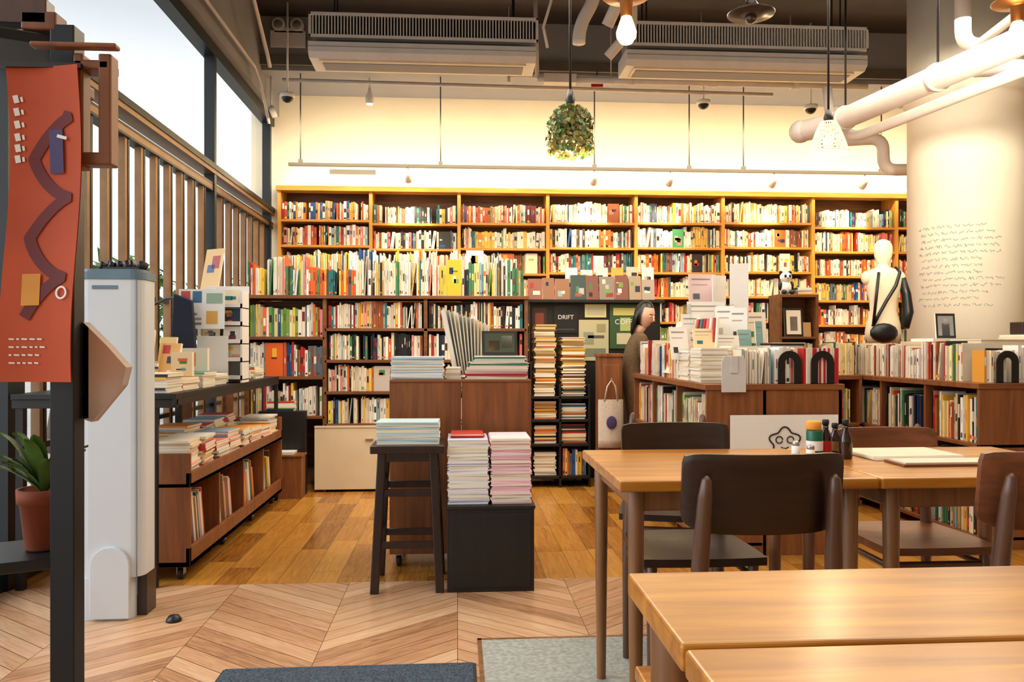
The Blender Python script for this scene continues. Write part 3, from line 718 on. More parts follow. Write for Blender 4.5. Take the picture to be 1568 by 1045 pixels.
# mannequin
b=MB(); mx,my=3.26,5.90; S=.84
b.lathe(mx,my,[(.14,0),(.14,.012),(.02,.03),(.016,.04),(.016,1.16)],24,2)
pr=[(.03,1.12),(.14,1.13),(.165,1.2),(.15,1.28),(.118,1.37),(.125,1.45),(.155,1.55),(.168,1.61),(.16,1.66),(.115,1.69),(.055,1.705),(.046,1.72),(.045,1.735),(.062,1.75),(.080,1.79),(.086,1.83),(.082,1.87),(.06,1.905),(.02,1.92)]
b.lathe(mx,my,[(r*S,z) for r,z in pr],28,0,None,None,1,.72)
for s in (-1,1): b.ball((mx+s*.130,my,1.625),(.042,.045,.055),12,0)
st=[(-.08,-.03,1.70),(-.085,-.085,1.66),(-.04,-.110,1.56),(.03,-.098,1.44),(.08,-.085,1.34),(.12,-.07,1.25)]
b.tube([(mx-p[0],my+p[1],p[2]) for p in st],.013,6,1)
b.tube([(mx-.08,my-.085,1.66),(mx-.10,my-.09,1.5),(mx-.12,my-.08,1.27)],.011,6,1)
b.ball((mx-.06,my-.12,1.20),(.11,.05,.075),14,1)
b.tube([(mx+.13,my-.03,1.62),(mx+.16,my-.04,1.5),(mx+.17,my-.05,1.36),(mx+.14,my-.06,1.24)],[.03,.035,.04,.03],12,1)
b.done('dress_form',['manq','black','walnut'])

# ------------------------------------------------------------------ tables & chairs
def table(x0,x1,y0,y1,zt,name,th=.03,leg=.021,planks=None):
    b=MB()
    for (a,c) in (planks or [(y0,y1)]): b.box(x0,x1,a,c,zt-th,zt,0)
    i=.06
    b.box(x0+i,x1-i,y0+.05,y0+.07,zt-th-.06,zt-th,1); b.box(x0+i,x1-i,y1-.07,y1-.05,zt-th-.06,zt-th,1)
    b.box(x0+.05,x0+.07,y0+i,y1-i,zt-th-.06,zt-th,1); b.box(x1-.07,x1-.05,y0+i,y1-i,zt-th-.06,zt-th,1)
    for x in (x0+.055,x1-.055):
        for y in (y0+.055,y1-.055): b.tube([(x,y,0),(x,y,.3),(x,y,zt-th)],[leg*.72,leg*.9,leg*1.1],16,1)
    return b.done(name,['tab','tabl'],.005,3)
table(.42,1.118,2.04,2.66,.75,'dining_table'); table(1.125,1.86,2.04,2.66,.75,'dining_table')
table(.262,1.5,.28,1.215,.75,'dining_table',.034,.03,[(.28,.585),(.592,.905),(.918,1.215)])
b=MB(); b.box(.36,1.5,1.33,1.60,.42,.45,0)
for x in (.42,1.42):
    b.box(x-.02,x+.02,1.36,1.57,.36,.42,1)
    for y in (1.37,1.56): b.box(x-.02,x+.02,y-.02,y+.02,0,.42,1)
b.done('wooden_bench',['tab','tabl'],.005)
def chair(x,y,rot,mt,name='dining_chair',topz=.855,w=.38):
    b=MB(); T=Matrix.Translation((x,y,0))@Matrix.Rotation(rot,4,'Z')
    def q(v): return T@Vector(v)
    n=10; vs=[];fs=[]
    for zt,dz in ((.45,1),(.425,0)):
        for j in range(n+1):
            for i in range(n+1):
                u=i/n*2-1; v=j/n*2-1
                sx=u*(.20-.015*(1-(v+1)/2)); sy=v*.2
                z=zt-.012*(1-u*u)*(1-v*v) if dz else zt
                vs.append((sx*(1-.04*v*v*abs(u)),sy*(1-.05*u*u),z))
    N=(n+1)**2
    for j in range(n):
        for i in range(n):
            a=j*(n+1)+i; fs.append((a,a+1,a+n+2,a+n+1)); fs.append((N+a,N+a+n+1,N+a+n+2,N+a+1))
    bd=[i for i in range(n+1)]+[(j+1)*(n+1)-1 for j in range(1,n+1)]+[n*(n+1)+i for i in range(n-1,-1,-1)]+[j*(n+1) for j in range(n-1,0,-1)]
    for i in range(len(bd)):
        a=bd[i];c=bd[(i+1)%len(bd)]; fs.append((a,N+a,N+c,c))
    b.add(vs,fs,0,None,False,T)
    for sx in (-1,1):
        b.tube([q((sx*.165,.165,0)),q((sx*.16,.155,.425))],[.012,.017],12,1)
        b.tube([q((sx*.165,-.19,0)),q((sx*.163,-.175,.43)),q((sx*.155,-.185,.62)),q((sx*.15,-.203,.76)),q((sx*.148,-.208,.80)),q((sx*.148,-.21,.81))],[.013,.02,.02,.017,.012,.003],14,1)
        b.tube([q((sx*.162,-.17,.38)),q((sx*.162,.155,.38))],.011,10,1)
    b.tube([q((-.16,.155,.385)),q((.16,.155,.385))],.011,10,1); b.tube([q((-.16,-.175,.385)),q((.16,-.175,.385))],.011,10,1)
    vs=[];fs=[];n=20;lv=10;zb=topz-.185
    for s_ in (0,1):
        for j in range(lv+1):
            for i in range(n+1):
                u=i/n*2-1; v=j/lv; e=1-.03*max(0,(2*v-1))**10-.05*max(0,(1-2*v))**6
                xx=u*(w/2)*e; drop=(-.006*(abs(u)**12) if v>.5 else .02*abs(u)**8)*abs(2*v-1)
                yy_=-.225-.02+.04*u*u-.018*v + s_*.013+.02
                vs.append((xx,yy_,zb+(topz-zb)*v+drop))
    N=(lv+1)*(n+1)
    for j in range(lv):
        for i in range(n):
            a=j*(n+1)+i; fs.append((a,a+1,a+n+2,a+n+1)); fs.append((N+a,N+a+n+1,N+a+n+2,N+a+1))
    bd=[i for i in range(n+1)]+[(j+1)*(n+1)-1 for j in range(1,lv+1)]+[lv*(n+1)+i for i in range(n-1,-1,-1)]+[j*(n+1) for j in range(lv-1,0,-1)]
    for i in range(len(bd)):
        a=bd[i];c=bd[(i+1)%len(bd)]; fs.append((a,N+a,N+c,c))
    Tb=T@Matrix.Translation((0,.035,0)); b.add(vs,fs,0,None,True,Tb)
    return b.done(name,[mt,'chairp'],.003)
chair(.705,1.955,0,'chair'); chair(.76,2.58,math.pi,'chair',topz=.83); chair(1.40,1.955,.06,'chairm'); chair(1.57,2.66,math.pi,'chairm',topz=.80)
chair(.86,3.20,2.9,'walnut',topz=.72)
b=MB()
b.lathe(1.115,2.42,[(.022,.751),(.025,.755),(.025,.835),(.022,.84)],24,0); b.lathe(1.115,2.42,[(.0252,.775),(.0252,.805)],24,1,cap=False)
b.lathe(1.112,2.42,[(.023,.84),(.024,.842),(.024,.862),(.02,.866)],24,2); b.done('cheese_shaker',['green','paper','yellow'])
for (x,y,h) in ((1.055,2.42,.05),(1.075,2.36,.045)):
    b=MB(); b.lathe(x,y,[(.011,.751),(.013,.753),(.013,.75+h*.75),(.010,.75+h*.8)],16,0); b.lathe(x,y,[(.0115,.75+h*.8),(.0115,.75+h),(.006,.75+h+.004)],16,1); b.done('salt_shaker',['paper','steel'])
for (x,y,h,lab) in ((1.165,2.45,.115,'red'),(1.205,2.40,.12,'saucegl'),(1.215,2.49,.10,'leaf2')):
    b=MB(); b.lathe(x,y,[(.019,.751),(.02,.754),(.02,.75+h*.55),(.009,.75+h*.75),(.0085,.75+h*.88)],20,0); b.lathe(x,y,[(.0205,.765),(.0205,.75+h*.45)],20,1,cap=False)
    b.lathe(x,y,[(.0105,.75+h*.88),(.0105,.75+h),(.008,.75+h+.003)],16,2); b.done('sauce_bottle',['saucegl',lab,'rubber'])
b=MB(); stack(b,1.42,2.46,.751,.30,.2,.010,.003,WH,.01,.05); b.box(1.29,1.60,2.22,2.33,.751,.757,0,lin((120,74,50))); b.box(1.30,1.59,2.23,2.32,.757,.761,0,lin((226,200,180))); b.done('menu_stack',['books'])
b=MB(); b.box(-.78,.055,1.85,2.745,0,.012,0); b.box(-.79,.065,1.84,2.755,0,.005,1); b.done('door_mat',['mat','rubber'],.003)
b=MB(); b.box(.09,.80,1.2,2.97,0,.004,0); b.box(.075,.09,1.2,2.985,0,.005,1); b.box(.075,.80,2.97,2.985,0,.005,1); b.done('floor_inset',['concrete','tabl'])

# ------------------------------------------------------------------ foreground left rack, plant, banner
FR=Vector((-.636,1.35));BR=Vector((-.707,1.50));FL=Vector((-.816,1.265));BL_=Vector((-.887,1.415))
b=MB()
for p in (FR,BR,FL,BL_):
    s=.019; b.box(p.x-s,p.x+s,p.y-s,p.y+s,0,1.62,0)
for z in (.75,.30,1.60):
    b.hexa([(FL.x,FL.y,z-.012),(FR.x,FR.y,z-.012),(BR.x,BR.y,z-.012),(BL_.x,BL_.y,z-.012)],[(FL.x,FL.y,z+.006),(FR.x,FR.y,z+.006),(BR.x,BR.y,z+.006),(BL_.x,BL_.y,z+.006)],0)
b.box(-.86,-.66,1.33,1.36,1.62,1.66,1); b.box(-.80,-.76,1.33,1.36,1.62,1.9,1); b.box(-.70,-.67,1.33,1.36,1.66,1.80,1); b.box(-.82,-.66,1.33,1.36,1.74,1.77,1)
pk=b.done('plant_rack',['teal','chairp'],.002)
b=MB(); px,py=-.700,1.405; z=.757
b.lathe(px,py,[(.027,z),(.029,z+.003),(.037,z+.078),(.041,z+.079),(.042,z+.102),(.037,z+.102),(.035,z+.09),(.01,z+.089)],28,0)
b.lathe(px,py,[(.0345,z+.085),(.0345,z+.091)],20,1)
for i in range(26):
    a=U(0,6.28); l=U(.04,.09); up=U(.03,.10); w=U(.009,.015)
    T=Matrix.Translation((px,py,z+.09))@Matrix.Rotation(a,4,'Z')
    vs=[];ns=6
    for j in range(ns+1):
        t=j/ns; ww=w*math.sin(math.pi*min(1,t*.92+.08))**.7; xx=l*t; zz=up*t*2*(1-.45*t)
        vs+=[(xx,-ww,zz+.004),(xx,0,zz),(xx,ww,zz+.004)]
    fs=[]
    for j in range(ns): o=j*3; fs+=[(o,o+1,o+4,o+3),(o+1,o+2,o+5,o+4)]
    b.add(vs,fs,2,None,True,T)
b.done('potted_succulent',['terra','soil','leaf'])
b=MB(); n=24;x0,x1=-.700,-.584; yb_=1.285
def bp(u,v,off=0):
    return (x0+(x1-x0)*u+.004*math.sin(v*5), yb_+.009*math.sin(v*5+.4)+.006*math.sin(u*3.1)-off-.02*u, 1.535-.49*v)
vs=[];fs=[]
for j in range(n+1):
    for i in range(9): vs.append(bp(i/8,j/n))
for j in range(n):
    for i in range(8): a=j*9+i; fs.append((a,a+9,a+10,a+1))
b.add(vs,fs,0,None,True)
vs=[(p[0],p[1]+.003,p[2]) for p in vs]; b.add(vs,[tuple(reversed(f)) for f in fs],0,None,True)
def ribbon(path,w,m,off=.002):
    vs=[];fs=[]
    for i,(u,v) in enumerate(path):
        p0=path[max(0,i-1)];p1=path[min(len(path)-1,i+1)]; dx=(p1[0]-p0[0])*.112; dy=(p1[1]-p0[1])*.5; l=math.hypot(dx,dy) or 1
        nx,ny=-dy/l*w/.112,dx/l*w/.5
        vs.append(bp(u+nx,v+ny,off)); vs.append(bp(u-nx,v-ny,off))
    for i in range(len(path)-1): fs.append((2*i,2*i+1,2*i+3,2*i+2))
    b.add(vs,fs,m,None,False)
# one continuous winding line down the cloth (a chain of S bends)
snake=[]
NS=140
for i in range(NS+1):
    t=i/NS
    snake.append((.53+.25*math.sin(t*math.pi*5.2+.9)+.05*math.sin(t*math.pi*10.4+.3), .14+.66*t+.018*math.sin(t*math.pi*10.4+2.0)))
ribbon(snake,.0088,1)
for j,(v) in enumerate((.09,.13,.17,.21,.245,.28)): ribbon([(.10,v),(.12,v+.024)],.004,2); ribbon([(.18,v+.005),(.19,v+.02)],.0018,2)
ribbon([(.64,.20),(.66,.34)],.011,3,.003); ribbon([(.66,.22),(.8,.23)],.0025,2,.004)
ribbon([(.40,.66),(.41,.76)],.014,4,.003)
for v in (.865,.89,.915,.94):
    u=.14
    while u<.56:
        l=U(.03,.08); ribbon([(u,v),(u+l,v+.001)],.0012,2); u+=l+.03
ring=[(.84+.07*math.cos(a*.35),.72+.018*math.sin(a*.35)) for a in range(19)]; ribbon(ring,.0015,2,.003)
b.box(x0-.005,x1+.0,yb_-.004,yb_+.004,1.533,1.541,5)
b.done('hanging_banner',['poster','maroon','paper','purple','yellow','walnut'])
b=MB()
b.box(-.70,-.645,1.33,1.37,1.61,1.64,0); b.box(-.60,-.585,1.29,1.32,1.38,1.56,0); b.box(-.66,-.53,1.278,1.298,1.565,1.573,0); b.box(-.60,-.545,1.29,1.33,1.535,1.55,0)
b.box(-.562,-.542,1.29,1.32,1.40,1.56,0); b.box(-.60,-.542,1.29,1.32,1.385,1.405,0); b.box(-.655,-.59,1.32,1.345,1.50,1.52,0)
b.done('wooden_bracket',['ply'],.003,parent=pk)
b=MB()
hx=[(-.614,1.14),(-.575,1.10),(-.545,1.065),(-.552,1.035),(-.600,.975),(-.614,.98)]
b.prism(hx,'xz',1.375,1.38,0)
for i in range(6):
    a=hx[i];c=hx[(i+1)%6]; b.add([(a[0],1.355,a[1]),(c[0],1.355,c[1]),(c[0],1.38,c[1]),(a[0],1.38,a[1])],[(0,1,2,3),(3,2,1,0)],0)
b.done('paper_tray',['tray'])

# ------------------------------------------------------------------ ceiling equipment
def acunit(x0,x1,y,name='overhead_air_conditioner'):
    b=MB()
    b.box(x0,x1,y,y+.02,3.875,3.90,0); b.box(x0,x1,y,y+.02,3.69,3.715,0); b.box(x0,x0+.02,y,y+.02,3.69,3.90,0); b.box(x1-.02,x1,y,y+.02,3.69,3.90,0)
    b.box(x0+.02,x1-.02,y+.05,y+.06,3.71,3.88,1)
    x=x0+.03
    while x<x1-.03: b.box(x,x+.010,y+.005,y+.04,3.715,3.875,0); x+=.026
    b.box(x0+.02,x1-.02,y+.06,y+.30,3.69,3.88,2)
    b.prism([(y-.02,3.645),(y-.02,3.56),(y+.03,3.52),(y+.36,3.52),(y+.36,3.66),(y+.02,3.66)],'yz',x0+.0,x1-.02,0)
    b.box(x0+.08,x1-.1,y+.06,y+.32,3.508,3.52,3)
    b.box(x0+.1,x1-.12,y+.10,y+.28,3.503,3.508,2)
    b.box(x0,x1-.02,y-.026,y-.02,3.60,3.606,2)
    for x in (x0+.2,x1-.2):
        for yy_ in (y+.12,y+.28): b.tube([(x,yy_,3.66),(x,yy_,ZC-.001)],.008,6,1)
    b.done(name,['offw','black','gray','cream'],.003)
acunit(-1.24,.69,6.75); acunit(1.45,3.60,6.75)
def elbow(b,pts,r,m=0,n=14):
    P=[Vector(p) for p in pts]; out=[P[0]]
    for i in range(1,len(P)-1):
        a=(P[i-1]-P[i]).normalized();c=(P[i+1]-P[i]).normalized(); d=r*2.2
        for k_ in range(7):
            t=k_/6; out.append((P[i]+a*d)*(1-t)**2+P[i]*2*t*(1-t)+(P[i]+c*d)*t*t)
    out.append(P[-1]); b.tube(out,r,n,m)
ZP=ZC-.001
b=MB()
A=Vector((3.75,1.5,2.88)); B=Vector((2.98,6.25,2.88))
elbow(b,[A,B,(2.84,6.42,2.88)],.085); b.ball((2.84,6.42,2.88),.095,14,0)
for t in (.15,.35,.55,.75,.95):
    p=A.lerp(B,t); b.tube([p+Vector((0,0,.08)),(p.x,p.y,ZP)],.008,6,1); b.tube([p-Vector((0,.015,0)),p+Vector((0,.015,0))],.096,16,0)
b.done('overhead_duct',['pipe','black'])
b=MB(); elbow(b,[(3.87,1.5,2.76),(3.16,6.1,2.76),(3.14,6.5,2.95),(3.14,6.58,3.3)],.04); b.done('overhead_pipe',['pipe'])
b=MB(); elbow(b,[(3.70,5.6,ZP),(3.70,5.6,3.30),(5.5,5.3,3.30)],.055); b.done('overhead_pipe',['pipe'])
b=MB(); elbow(b,[(3.62,5.35,3.02),(5.5,5.1,3.06)],.032); elbow(b,[(3.62,5.35,3.02),(3.62,5.35,3.2),(3.5,4.6,3.2)],.03); b.done('overhead_pipe',['pipe'])
b=MB(); b.box(3.55,5.5,5.45,5.5,3.10,3.16,0); b.box(3.66,3.72,4.6,5.45,3.10,3.16,0); b.done('cable_tray',['pipe'])
b=MB(); elbow(b,[(3.4,7.4,3.05),(3.98,7.2,3.05),(3.98,7.2,2.75),(4.6,7.1,2.75)],.055); b.done('overhead_pipe',['pipe'])
b=MB(); elbow(b,[(.74,7.35,3.58),(3.9,7.35,3.58)],.03); elbow(b,[(.74,7.35,3.58),(.72,7.35,ZP)],.02); b.box(.80,1.1,7.3,7.4,3.54,3.62,0)
for x in (1.6,2.4,3.2): b.tube([(x-.03,7.35,3.58),(x+.03,7.35,3.58)],.04,12,0)
b.done('sprinkler_pipe',['pipe'])
b=MB(); elbow(b,[(-1.7,7.9,3.70),(3.2,7.9,3.66)],.018); b.done('sprinkler_pipe',['pipe'])
b=MB(); elbow(b,[(.5,7.7,3.73),(3.9,7.7,3.70)],.024)
for x in (.5,1.5,2.4,3.3): b.tube([(x,7.7,3.72),(x,7.7,3.66)],.015,8,0); b.tube([(x,7.7,3.74),(x,7.7,ZP)],.006,6,0)
b.done('sprinkler_pipe',['pipe'])
b=MB(); elbow(b,[(1.05,6.0,ZP),(1.05,6.0,3.75),(.93,6.05,3.55),(.93,6.05,3.42)],.05); b.done('drain_pipe',['pipe'])
b=MB(); elbow(b,[(1.22,5.8,ZP),(1.22,5.8,3.72),(1.12,5.9,3.50)],.045); b.done('drain_pipe',['pipe'])
b=MB(); elbow(b,[(1.38,6.2,4.1),(1.40,6.3,3.65),(1.22,6.4,3.45)],.04); b.done('drain_pipe',['pipe'])
b=MB(); b.tube([(.72,6.4,4.2),(.76,6.42,3.9),(.70,6.45,3.7),(.74,6.5,3.55)],.012,8,0); b.done('cable',['pipe'])
b=MB(); b.box(-1.70,5.2,8.16,8.20,2.925,2.955,0)
for x in (-1.58,-.17,1.42,2.42,3.0,4.5): b.tube([(x,8.18,2.95),(x,8.18,3.859)],.007,6,0); b.box(x-.02,x+.02,8.16,8.2,2.955,2.99,0)
for x in (-.5,1.42,2.22,3.33,4.32):
    b.tube([(x,8.18,2.925),(x,8.18,2.86)],.008,8,1); b.tube([(x,8.15,2.87),(x,8.25,2.80)],.036,16,1); b.tube([(x,8.25,2.80),(x,8.252,2.799)],.028,16,2)
b.done('track_light',['rail','white','bulb'])
b=MB(); b.box(-1.84,6.8,8.84,8.86,2.87,2.875,0); b.tube([(-1.84,8.82,2.90),(6.8,8.82,2.90)],.016,8,1); b.done('led_strip_light',['white','led'])
b=MB(); b.box(-1.4,-.9,8.885,8.90,3.0,3.05,0); b.done('vent_grille',['rail'])
def spot(x,y,z):
    b=MB(); b.tube([(x,y,z+.16),(x,y,3.859)],.01,8,0); b.lathe(x,y,[(.03,z),(.045,z+.01),(.045,z+.08),(.02,z+.13),(.015,z+.17)],16,0); b.lathe(x,y,[(.03,z-.002),(.028,z-.004)],16,1); b.done('hanging_spotlight',['white','led'])
spot(-.90,8.3,3.60)
def cctv(x,y,z,top=None):
    b=MB(); b.lathe(x,y,[(.07,z+.06),(.07,z+.03),(.06,z+.02)],20,0); b.ball((x,y,z+.02),(.055,.055,.05),16,1); b.tube([(x,y,z+.06),(x,y,top or ZP)],.010,8,0); b.done('dome_camera',['white','black'])
cctv(-1.62,7.75,3.46); cctv(2.5,7.95,3.54); cctv(3.60,7.9,3.5); cctv(4.62,5.6,2.92)
b=MB(); b.box(-1.84,-1.50,8.0,8.03,4.06,4.22,0)
for x in (-1.76,-1.58): b.tube([(x,7.99,4.28),(x,8.03,4.28)],.065,16,0); b.tube([(x,7.985,4.28),(x,7.99,4.28)],.045,16,1)
b.box(-1.8,-1.52,8.0,8.035,4.2,4.25,0); b.done('emergency_light',['offw','steel'],.003)
b=MB(); b.box(1.36,1.48,8.02,8.035,3.74,3.80,0); b.tube([(1.42,8.028,3.80),(1.42,8.028,3.9)],.006,6,1); b.done('exit_sign',['red','black'])

# ------------------------------------------------------------------ pendants
def light_point(name,loc,e,col=(1,.72,.42),r=.06):
    l=bpy.data.lights.new(name,'POINT'); l.energy=e; l.color=col; l.shadow_soft_size=r
    o=bpy.data.objects.new(name,l); o.location=loc; bpy.context.collection.objects.link(o); return o
def bulbp(x,y,z):
    b=MB(); b.tube([(x,y,z+.17),(x,y,ZP)],.005,6,1)
    b.lathe(x,y,[(.018,z+.085),(.02,z+.13),(.028,z+.135),(.07,z+.145),(.075,z+.15),(.028,z+.165),(.012,z+.19)],24,0)
    b.lathe(x,y,[(.003,z),(.018,z+.006),(.029,z+.022),(.031,z+.038),(.024,z+.06),(.015,z+.085)],20,2)
    b.done('bare_bulb_pendant',['brass','black','bulb']); light_point('pendant_bulb_light',(x,y,z-.06),5)
bulbp(.515,2.4,2.02); bulbp(1.765,2.4,2.04)
b=MB(); x,y=1.13,3.0; b.tube([(x,y,2.5),(x,y,ZP)],.005,6,1); b.lathe(x,y,[(.02,2.372),(.088,2.378),(.09,2.384),(.04,2.40),(.02,2.43),(.01,2.5)],24,0); b.ball((x,y,2.367),(.022,.022,.022),12,0); b.done('disc_pendant',['walnut','black'])
b=MB(); x,y=.685,4.8; b.tube([(x,y,2.60),(x,y,ZP)],.008,6,1); b.lathe(x,y,[(.02,2.54),(.03,2.60),(.012,2.66)],12,1)
b.lathe(x,y,[(.05,2.52),(.095,2.48),(.10,2.40),(.10,2.33)],24,1,cap=False)
for i in range(800):
    a=U(0,6.28); zz=U(2.28,2.56); rr_=(.055+.08*min(1,(2.58-zz)/.09))*U(.85,1.05)
    T=Matrix.Translation((x+rr_*math.cos(a),y+rr_*math.sin(a),zz))@Matrix.Rotation(a,4,'Z')@Matrix.Rotation(U(-.6,1.2),4,'Y')@Matrix.Rotation(U(-1,1),4,'X')
    s=U(.016,.027); b.add([(0,0,0),(.004,s*.7,-s*.7),(0,0,-s*1.6),(.004,-s*.7,-s*.7)],[(0,1,2,3)],2 if R()<.4 else 3,None,False,T)
b.ball((x,y,2.36),(.03,.03,.04),12,4)
b.done('foliage_pendant_lamp',['brass','black','leaf','leaf2','bulb']); light_point('foliage_lamp_light',(x,y,2.18),7)
b=MB(); x,y=2.30,4.8; b.tube([(x,y,2.56),(x,y,ZP)],.007,6,1); b.lathe(x,y,[(.02,2.48),(.03,2.52),(.012,2.57)],12,1)
for j in range(9):
    t=j/8; rr_=.045+.075*t**.8; b.tube([(x+rr_*math.cos(k*math.pi/16),y+rr_*math.sin(k*math.pi/16),2.49-.19*t) for k in range(33)],.004,6,0)
for kk in range(26):
    a=2*math.pi*kk/26; b.tube([(x+(.045+.075*(j/6)**.8)*math.cos(a+.12*math.sin(j)),y+(.045+.075*(j/6)**.8)*math.sin(a+.12*math.sin(j)),2.49-.19*j/6) for j in range(7)],.0035,5,0)
b.ball((x,y,2.37),(.03,.03,.04),12,2)
b.done('wicker_pendant_lamp',['shade','black','bulb']); light_point('wicker_lamp_light',(x,y,2.18),7)

# ------------------------------------------------------------------ woman behind the island
root=bpy.data.objects.new('woman_reading',None); root.location=(1.37,6.18,0); bpy.context.collection.objects.link(root)
def skinned(name,verts,edges,rad,mat_,parent,sub=2):
    me=bpy.data.meshes.new(name); me.from_pydata(verts,edges,[]); me.update()
    ob=bpy.data.objects.new(name,me); bpy.context.collection.objects.link(ob); me.materials.append(M[mat_])
    sk=ob.modifiers.new('skin','SKIN'); sk.use_smooth_shade=True
    for i,r in enumerate(rad):
        me.skin_vertices[0].data[i].radius=(r if isinstance(r,tuple) else (r,r))
    me.skin_vertices[0].data[0].use_root=True
    s=ob.modifiers.new('sub','SUBSURF'); s.levels=sub; s.render_levels=sub
    ob.parent=parent; return ob
V=[(0,0,.80),(.0,0,.92),(.03,0,1.06),(.06,0,1.15),(.08,0,1.205), (.05,.13,1.15),(.07,.17,.98),(.22,.10,.93),  (.05,-.13,1.15),(.07,-.16,.98),(.22,-.10,.93), (0,.08,.76),(.01,.09,.42),(0,.09,.07),(.12,.09,.035),(0,-.08,.76),(.01,-.09,.42),(0,-.09,.07),(.12,-.09,.035)]
E=[(0,1),(1,2),(2,3),(3,4),(3,5),(5,6),(6,7),(3,8),(8,9),(9,10),(0,11),(11,12),(12,13),(13,14),(0,15),(15,16),(16,17),(17,18)]
Rr=[(.10,.13),(.09,.12),(.10,.13),(.08,.11),.042,.05,.04,.028,.05,.04,.028,.08,.055,.04,.03,.08,.055,.04,.03]
skinned('clothed_body',V,E,Rr,'coat',root)
def hand(name,p,side):
    v=[(0,0,0),(.04,0,.0),(.075,0,.0)];e=[(0,1),(1,2)];r=[.018,(.026,.013),(.028,.012)]
    for i,(dy,l) in enumerate(((-.026,.055),(-.009,.065),(.009,.06),(.025,.048))):
        o=len(v); v+=[(.078,dy,0),(.078+l*.5,dy*1.1,.004),(.078+l*.8,dy*1.1,.02),(.078+l*.85,dy*1.05,.036)]; e+=[(2,o),(o,o+1),(o+1,o+2),(o+2,o+3)]; r+=[.009,.0085,.008,.0065]
    o=len(v); v+=[(.03,-.03*side,.006),(.055,-.045*side,.018),(.075,-.045*side,.03)]; e+=[(1,o),(o,o+1),(o+1,o+2)]; r+=[.010,.009,.007]
    ob=skinned(name,v,e,r,'skin',root,1); ob.location=p; return ob
hand('hand_1',(.22,.10,.93),1); hand('hand_2',(.22,-.10,.93),-1)
b=MB(); b.box(.27,.42,-.11,.11,.957,.975,0,lin((230,226,214))); b_=b.done('open_book',['books'],.002); loc=b_.location.copy(); b_.parent=root; b_.location=loc
Th=Matrix.Translation((.105,0,1.345))@Matrix.Rotation(-.85,4,'Z')@Matrix.Rotation(.30,4,'Y')@Matrix.Scale(.9,4)
b=MB()
n=24;vs=[];fs=[];h=18
for i in range(h+1):
    ph=math.pi*i/h
    for k_ in range(n):
        t=2*math.pi*k_/n; x=.088*math.sin(ph)*math.cos(t); y=.070*math.sin(ph)*math.sin(t); z=-.112*math.cos(ph)
        if z<0: y*=1+z*3.2; x=x*(1+z*1.2)+(-z)*.10*(1 if x>0 else .1)
        vs.append((x,y,z))
for i in range(h):
    for k_ in range(n):
        k2=(k_+1)%n; fs.append((i*n+k_,i*n+k2,(i+1)*n+k2,(i+1)*n+k_))
b.add(vs,fs,0,None,True,Th)
b.tube([(.086,0,.018),(.098,0,-.008),(.104,0,-.022),(.088,0,-.03)],[.006,.009,.011,.006],8,0,None,Th)
for s in (-1,1):
    b.ball((.076,s*.028,.008),(.010,.013,.006),10,1,None,Th); b.ball((.084,s*.028,.007),(.004,.005,.005),8,2,None,Th)
    b.tube([(.086,s*.014,.026),(.083,s*.03,.030),(.074,s*.044,.024)],.0028,6,2,None,Th)
    b.ball((-.002,s*.070,-.005),(.016,.008,.026),10,0,None,Th)
b.ball((.087,0,-.052),(.008,.020,.006),10,3,None,Th)
b.tube([(-.04,0,-.19),(0,0,-.09)],[.042,.042],12,0,None,Th)
ob=b.done('head',['skin','paper','hair','maroon']); loc=ob.location.copy(); ob.parent=root; ob.location=loc
b=MB(); vs=[]
for i in range(h+1):
    ph=math.pi*i/h
    for k_ in range(n):
        t=2*math.pi*k_/n; vs.append((-.010+.094*math.sin(ph)*math.cos(t),.080*math.sin(ph)*math.sin(t),.008-.118*math.cos(ph)))
keep=[]
for f in fs:
    c=sum((Vector(vs[i]) for i in f),Vector())/4
    if c.x<.015 or c.z>.085: keep.append(f)
b.add(vs,keep,0,None,True,Th)
for i in range(46):
    a=U(1.85,4.45); x=.082*math.cos(a);y=.076*math.sin(a); l=U(.05,.10)
    pts=[(x,y,.03),(x*1.06,y*1.03,-.05),(x*1.0-.008,y*.98,-.11),(x*.9-.012+U(-.01,.01),y*.9,-.10-l)]
    b.tube(pts,[.012,.013,.010,.003],6,0,None,Th)
ob=b.done('hair',['hair']); loc=ob.location.copy(); ob.parent=root; ob.location=loc

# ------------------------------------------------------------------ lights
def area(name,loc,rot,sx,sy,e,col):
    l=bpy.data.lights.new(name,'AREA'); l.shape='RECTANGLE'; l.size=sx; l.size_y=sy; l.energy=e; l.color=col
    o=bpy.data.objects.new(name,l); o.location=loc; o.rotation_euler=rot; bpy.context.collection.objects.link(o); return o
WM=(1,.86,.68)
area('shelf_wash_light',(2.2,7.9,3.3),(math.radians(38),0,0),8,.15,112,(1,.80,.50))
area('wall_wash_light',(2.2,8.5,3.0),(math.radians(145),0,0),8,.1,7,(1,.88,.7))
area('fill_light_middle',(-.1,5.2,3.32),(0,0,0),2.4,1.6,62,WM)  # added interior fill over the middle shelves, no fixture behind it
area('fill_light_right',(3.0,4.8,3.5),(0,0,0),2.6,1.8,80,WM)  # added fill above the right islands, not a modelled lamp
area('fill_light_front',(1.4,1.6,3.4),(0,0,0),4,3,48,(1,.90,.74))  # unseen fill added to light the foreground tables
for x in (-.5,1.42,2.22,3.33,4.32):
    l=bpy.data.lights.new('track_spot','SPOT'); l.energy=44; l.color=(1,.82,.52); l.spot_size=1.1; l.spot_blend=.6; l.shadow_soft_size=.03
    o=bpy.data.objects.new('track_spot',l); o.location=(x,8.26,2.79); o.rotation_euler=(math.radians(35),0,0); bpy.context.collection.objects.link(o)
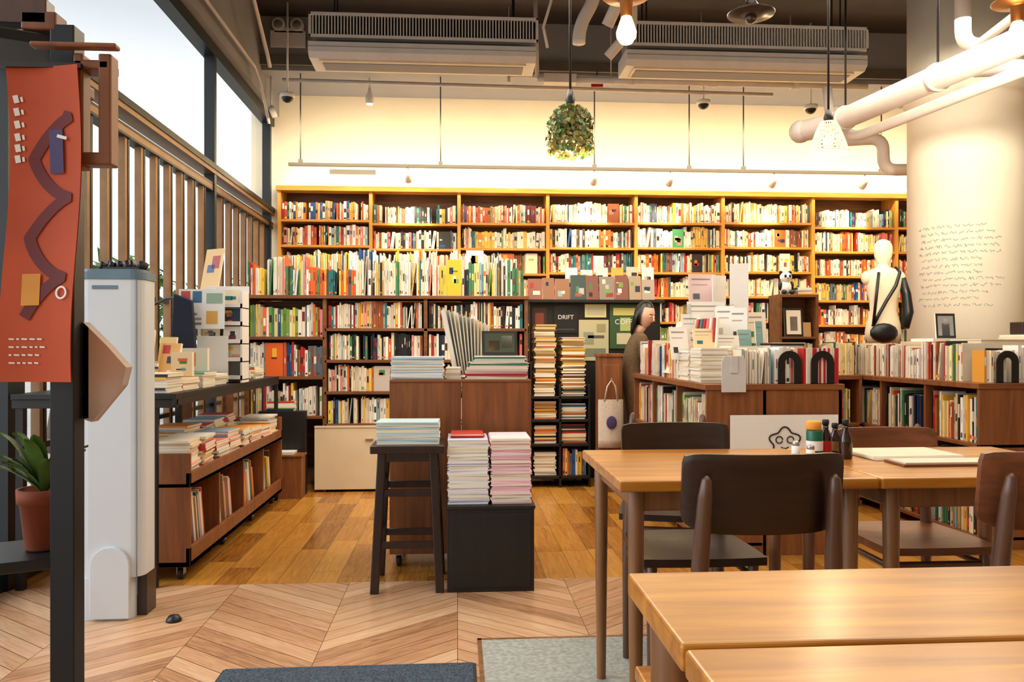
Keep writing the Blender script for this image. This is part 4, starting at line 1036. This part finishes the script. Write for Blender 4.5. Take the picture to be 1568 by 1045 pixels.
def spotto(name,loc,tgt,e,size,col):
    l=bpy.data.lights.new(name,'SPOT'); l.energy=e; l.color=col; l.spot_size=size; l.spot_blend=.8; l.shadow_soft_size=.15
    o=bpy.data.objects.new(name,l); o.location=loc; o.rotation_euler=(Vector(tgt)-Vector(loc)).to_track_quat('-Z','Y').to_euler(); bpy.context.collection.objects.link(o)
spotto('column_fill_spot',(2.5,3.0,2.7),(4.15,6.1,2.1),420,.85,(1,.90,.70))  # extra spot added to brighten the column, no fixture here
spotto('shelf_spot',(-.4,3.4,3.7),(-.4,6.2,1.1),150,.95,(1,.88,.70))
l=bpy.data.lights.new('overcast_sun','SUN'); l.energy=2.3; l.angle=1.0; l.color=(.92,.96,1)
o=bpy.data.objects.new('overcast_sun',l); o.rotation_euler=Vector((-.85,-.15,.62)).to_track_quat('Z','Y').to_euler(); o.location=(-6,2,6); bpy.context.collection.objects.link(o)
w=bpy.data.worlds.new('daylight_sky'); bpy.context.scene.world=w; w.use_nodes=True
nt=w.node_tree; bg=nt.nodes['Background']
tc=nt.nodes.new('ShaderNodeTexCoord'); sp=nt.nodes.new('ShaderNodeSeparateXYZ'); cr=nt.nodes.new('ShaderNodeValToRGB')
nt.links.new(tc.outputs['Generated'],sp.inputs[0]); nt.links.new(sp.outputs['Z'],cr.inputs['Fac'])
cr.color_ramp.elements[0].position=.08; cr.color_ramp.elements[0].color=(1,1,1,1); cr.color_ramp.elements[1].position=.36; cr.color_ramp.elements[1].color=(.35,.38,.40,1)
nt.links.new(cr.outputs['Color'],bg.inputs['Color']); bg.inputs['Strength'].default_value=1.6

# ------------------------------------------------------------------ camera
cam=bpy.data.cameras.new('camera'); cam.lens=28; cam.sensor_width=36; cam.clip_start=.02
cam.shift_y=8/1568
co=bpy.data.objects.new('camera',cam); co.location=(0,0,1.1); co.rotation_euler=(math.radians(90),0,-math.atan(84/1220))
bpy.context.collection.objects.link(co); bpy.context.scene.camera=co
bpy.context.scene.view_settings.view_transform='Standard'
bpy.context.scene.view_settings.look='None'
bpy.context.scene.view_settings.exposure=0.5
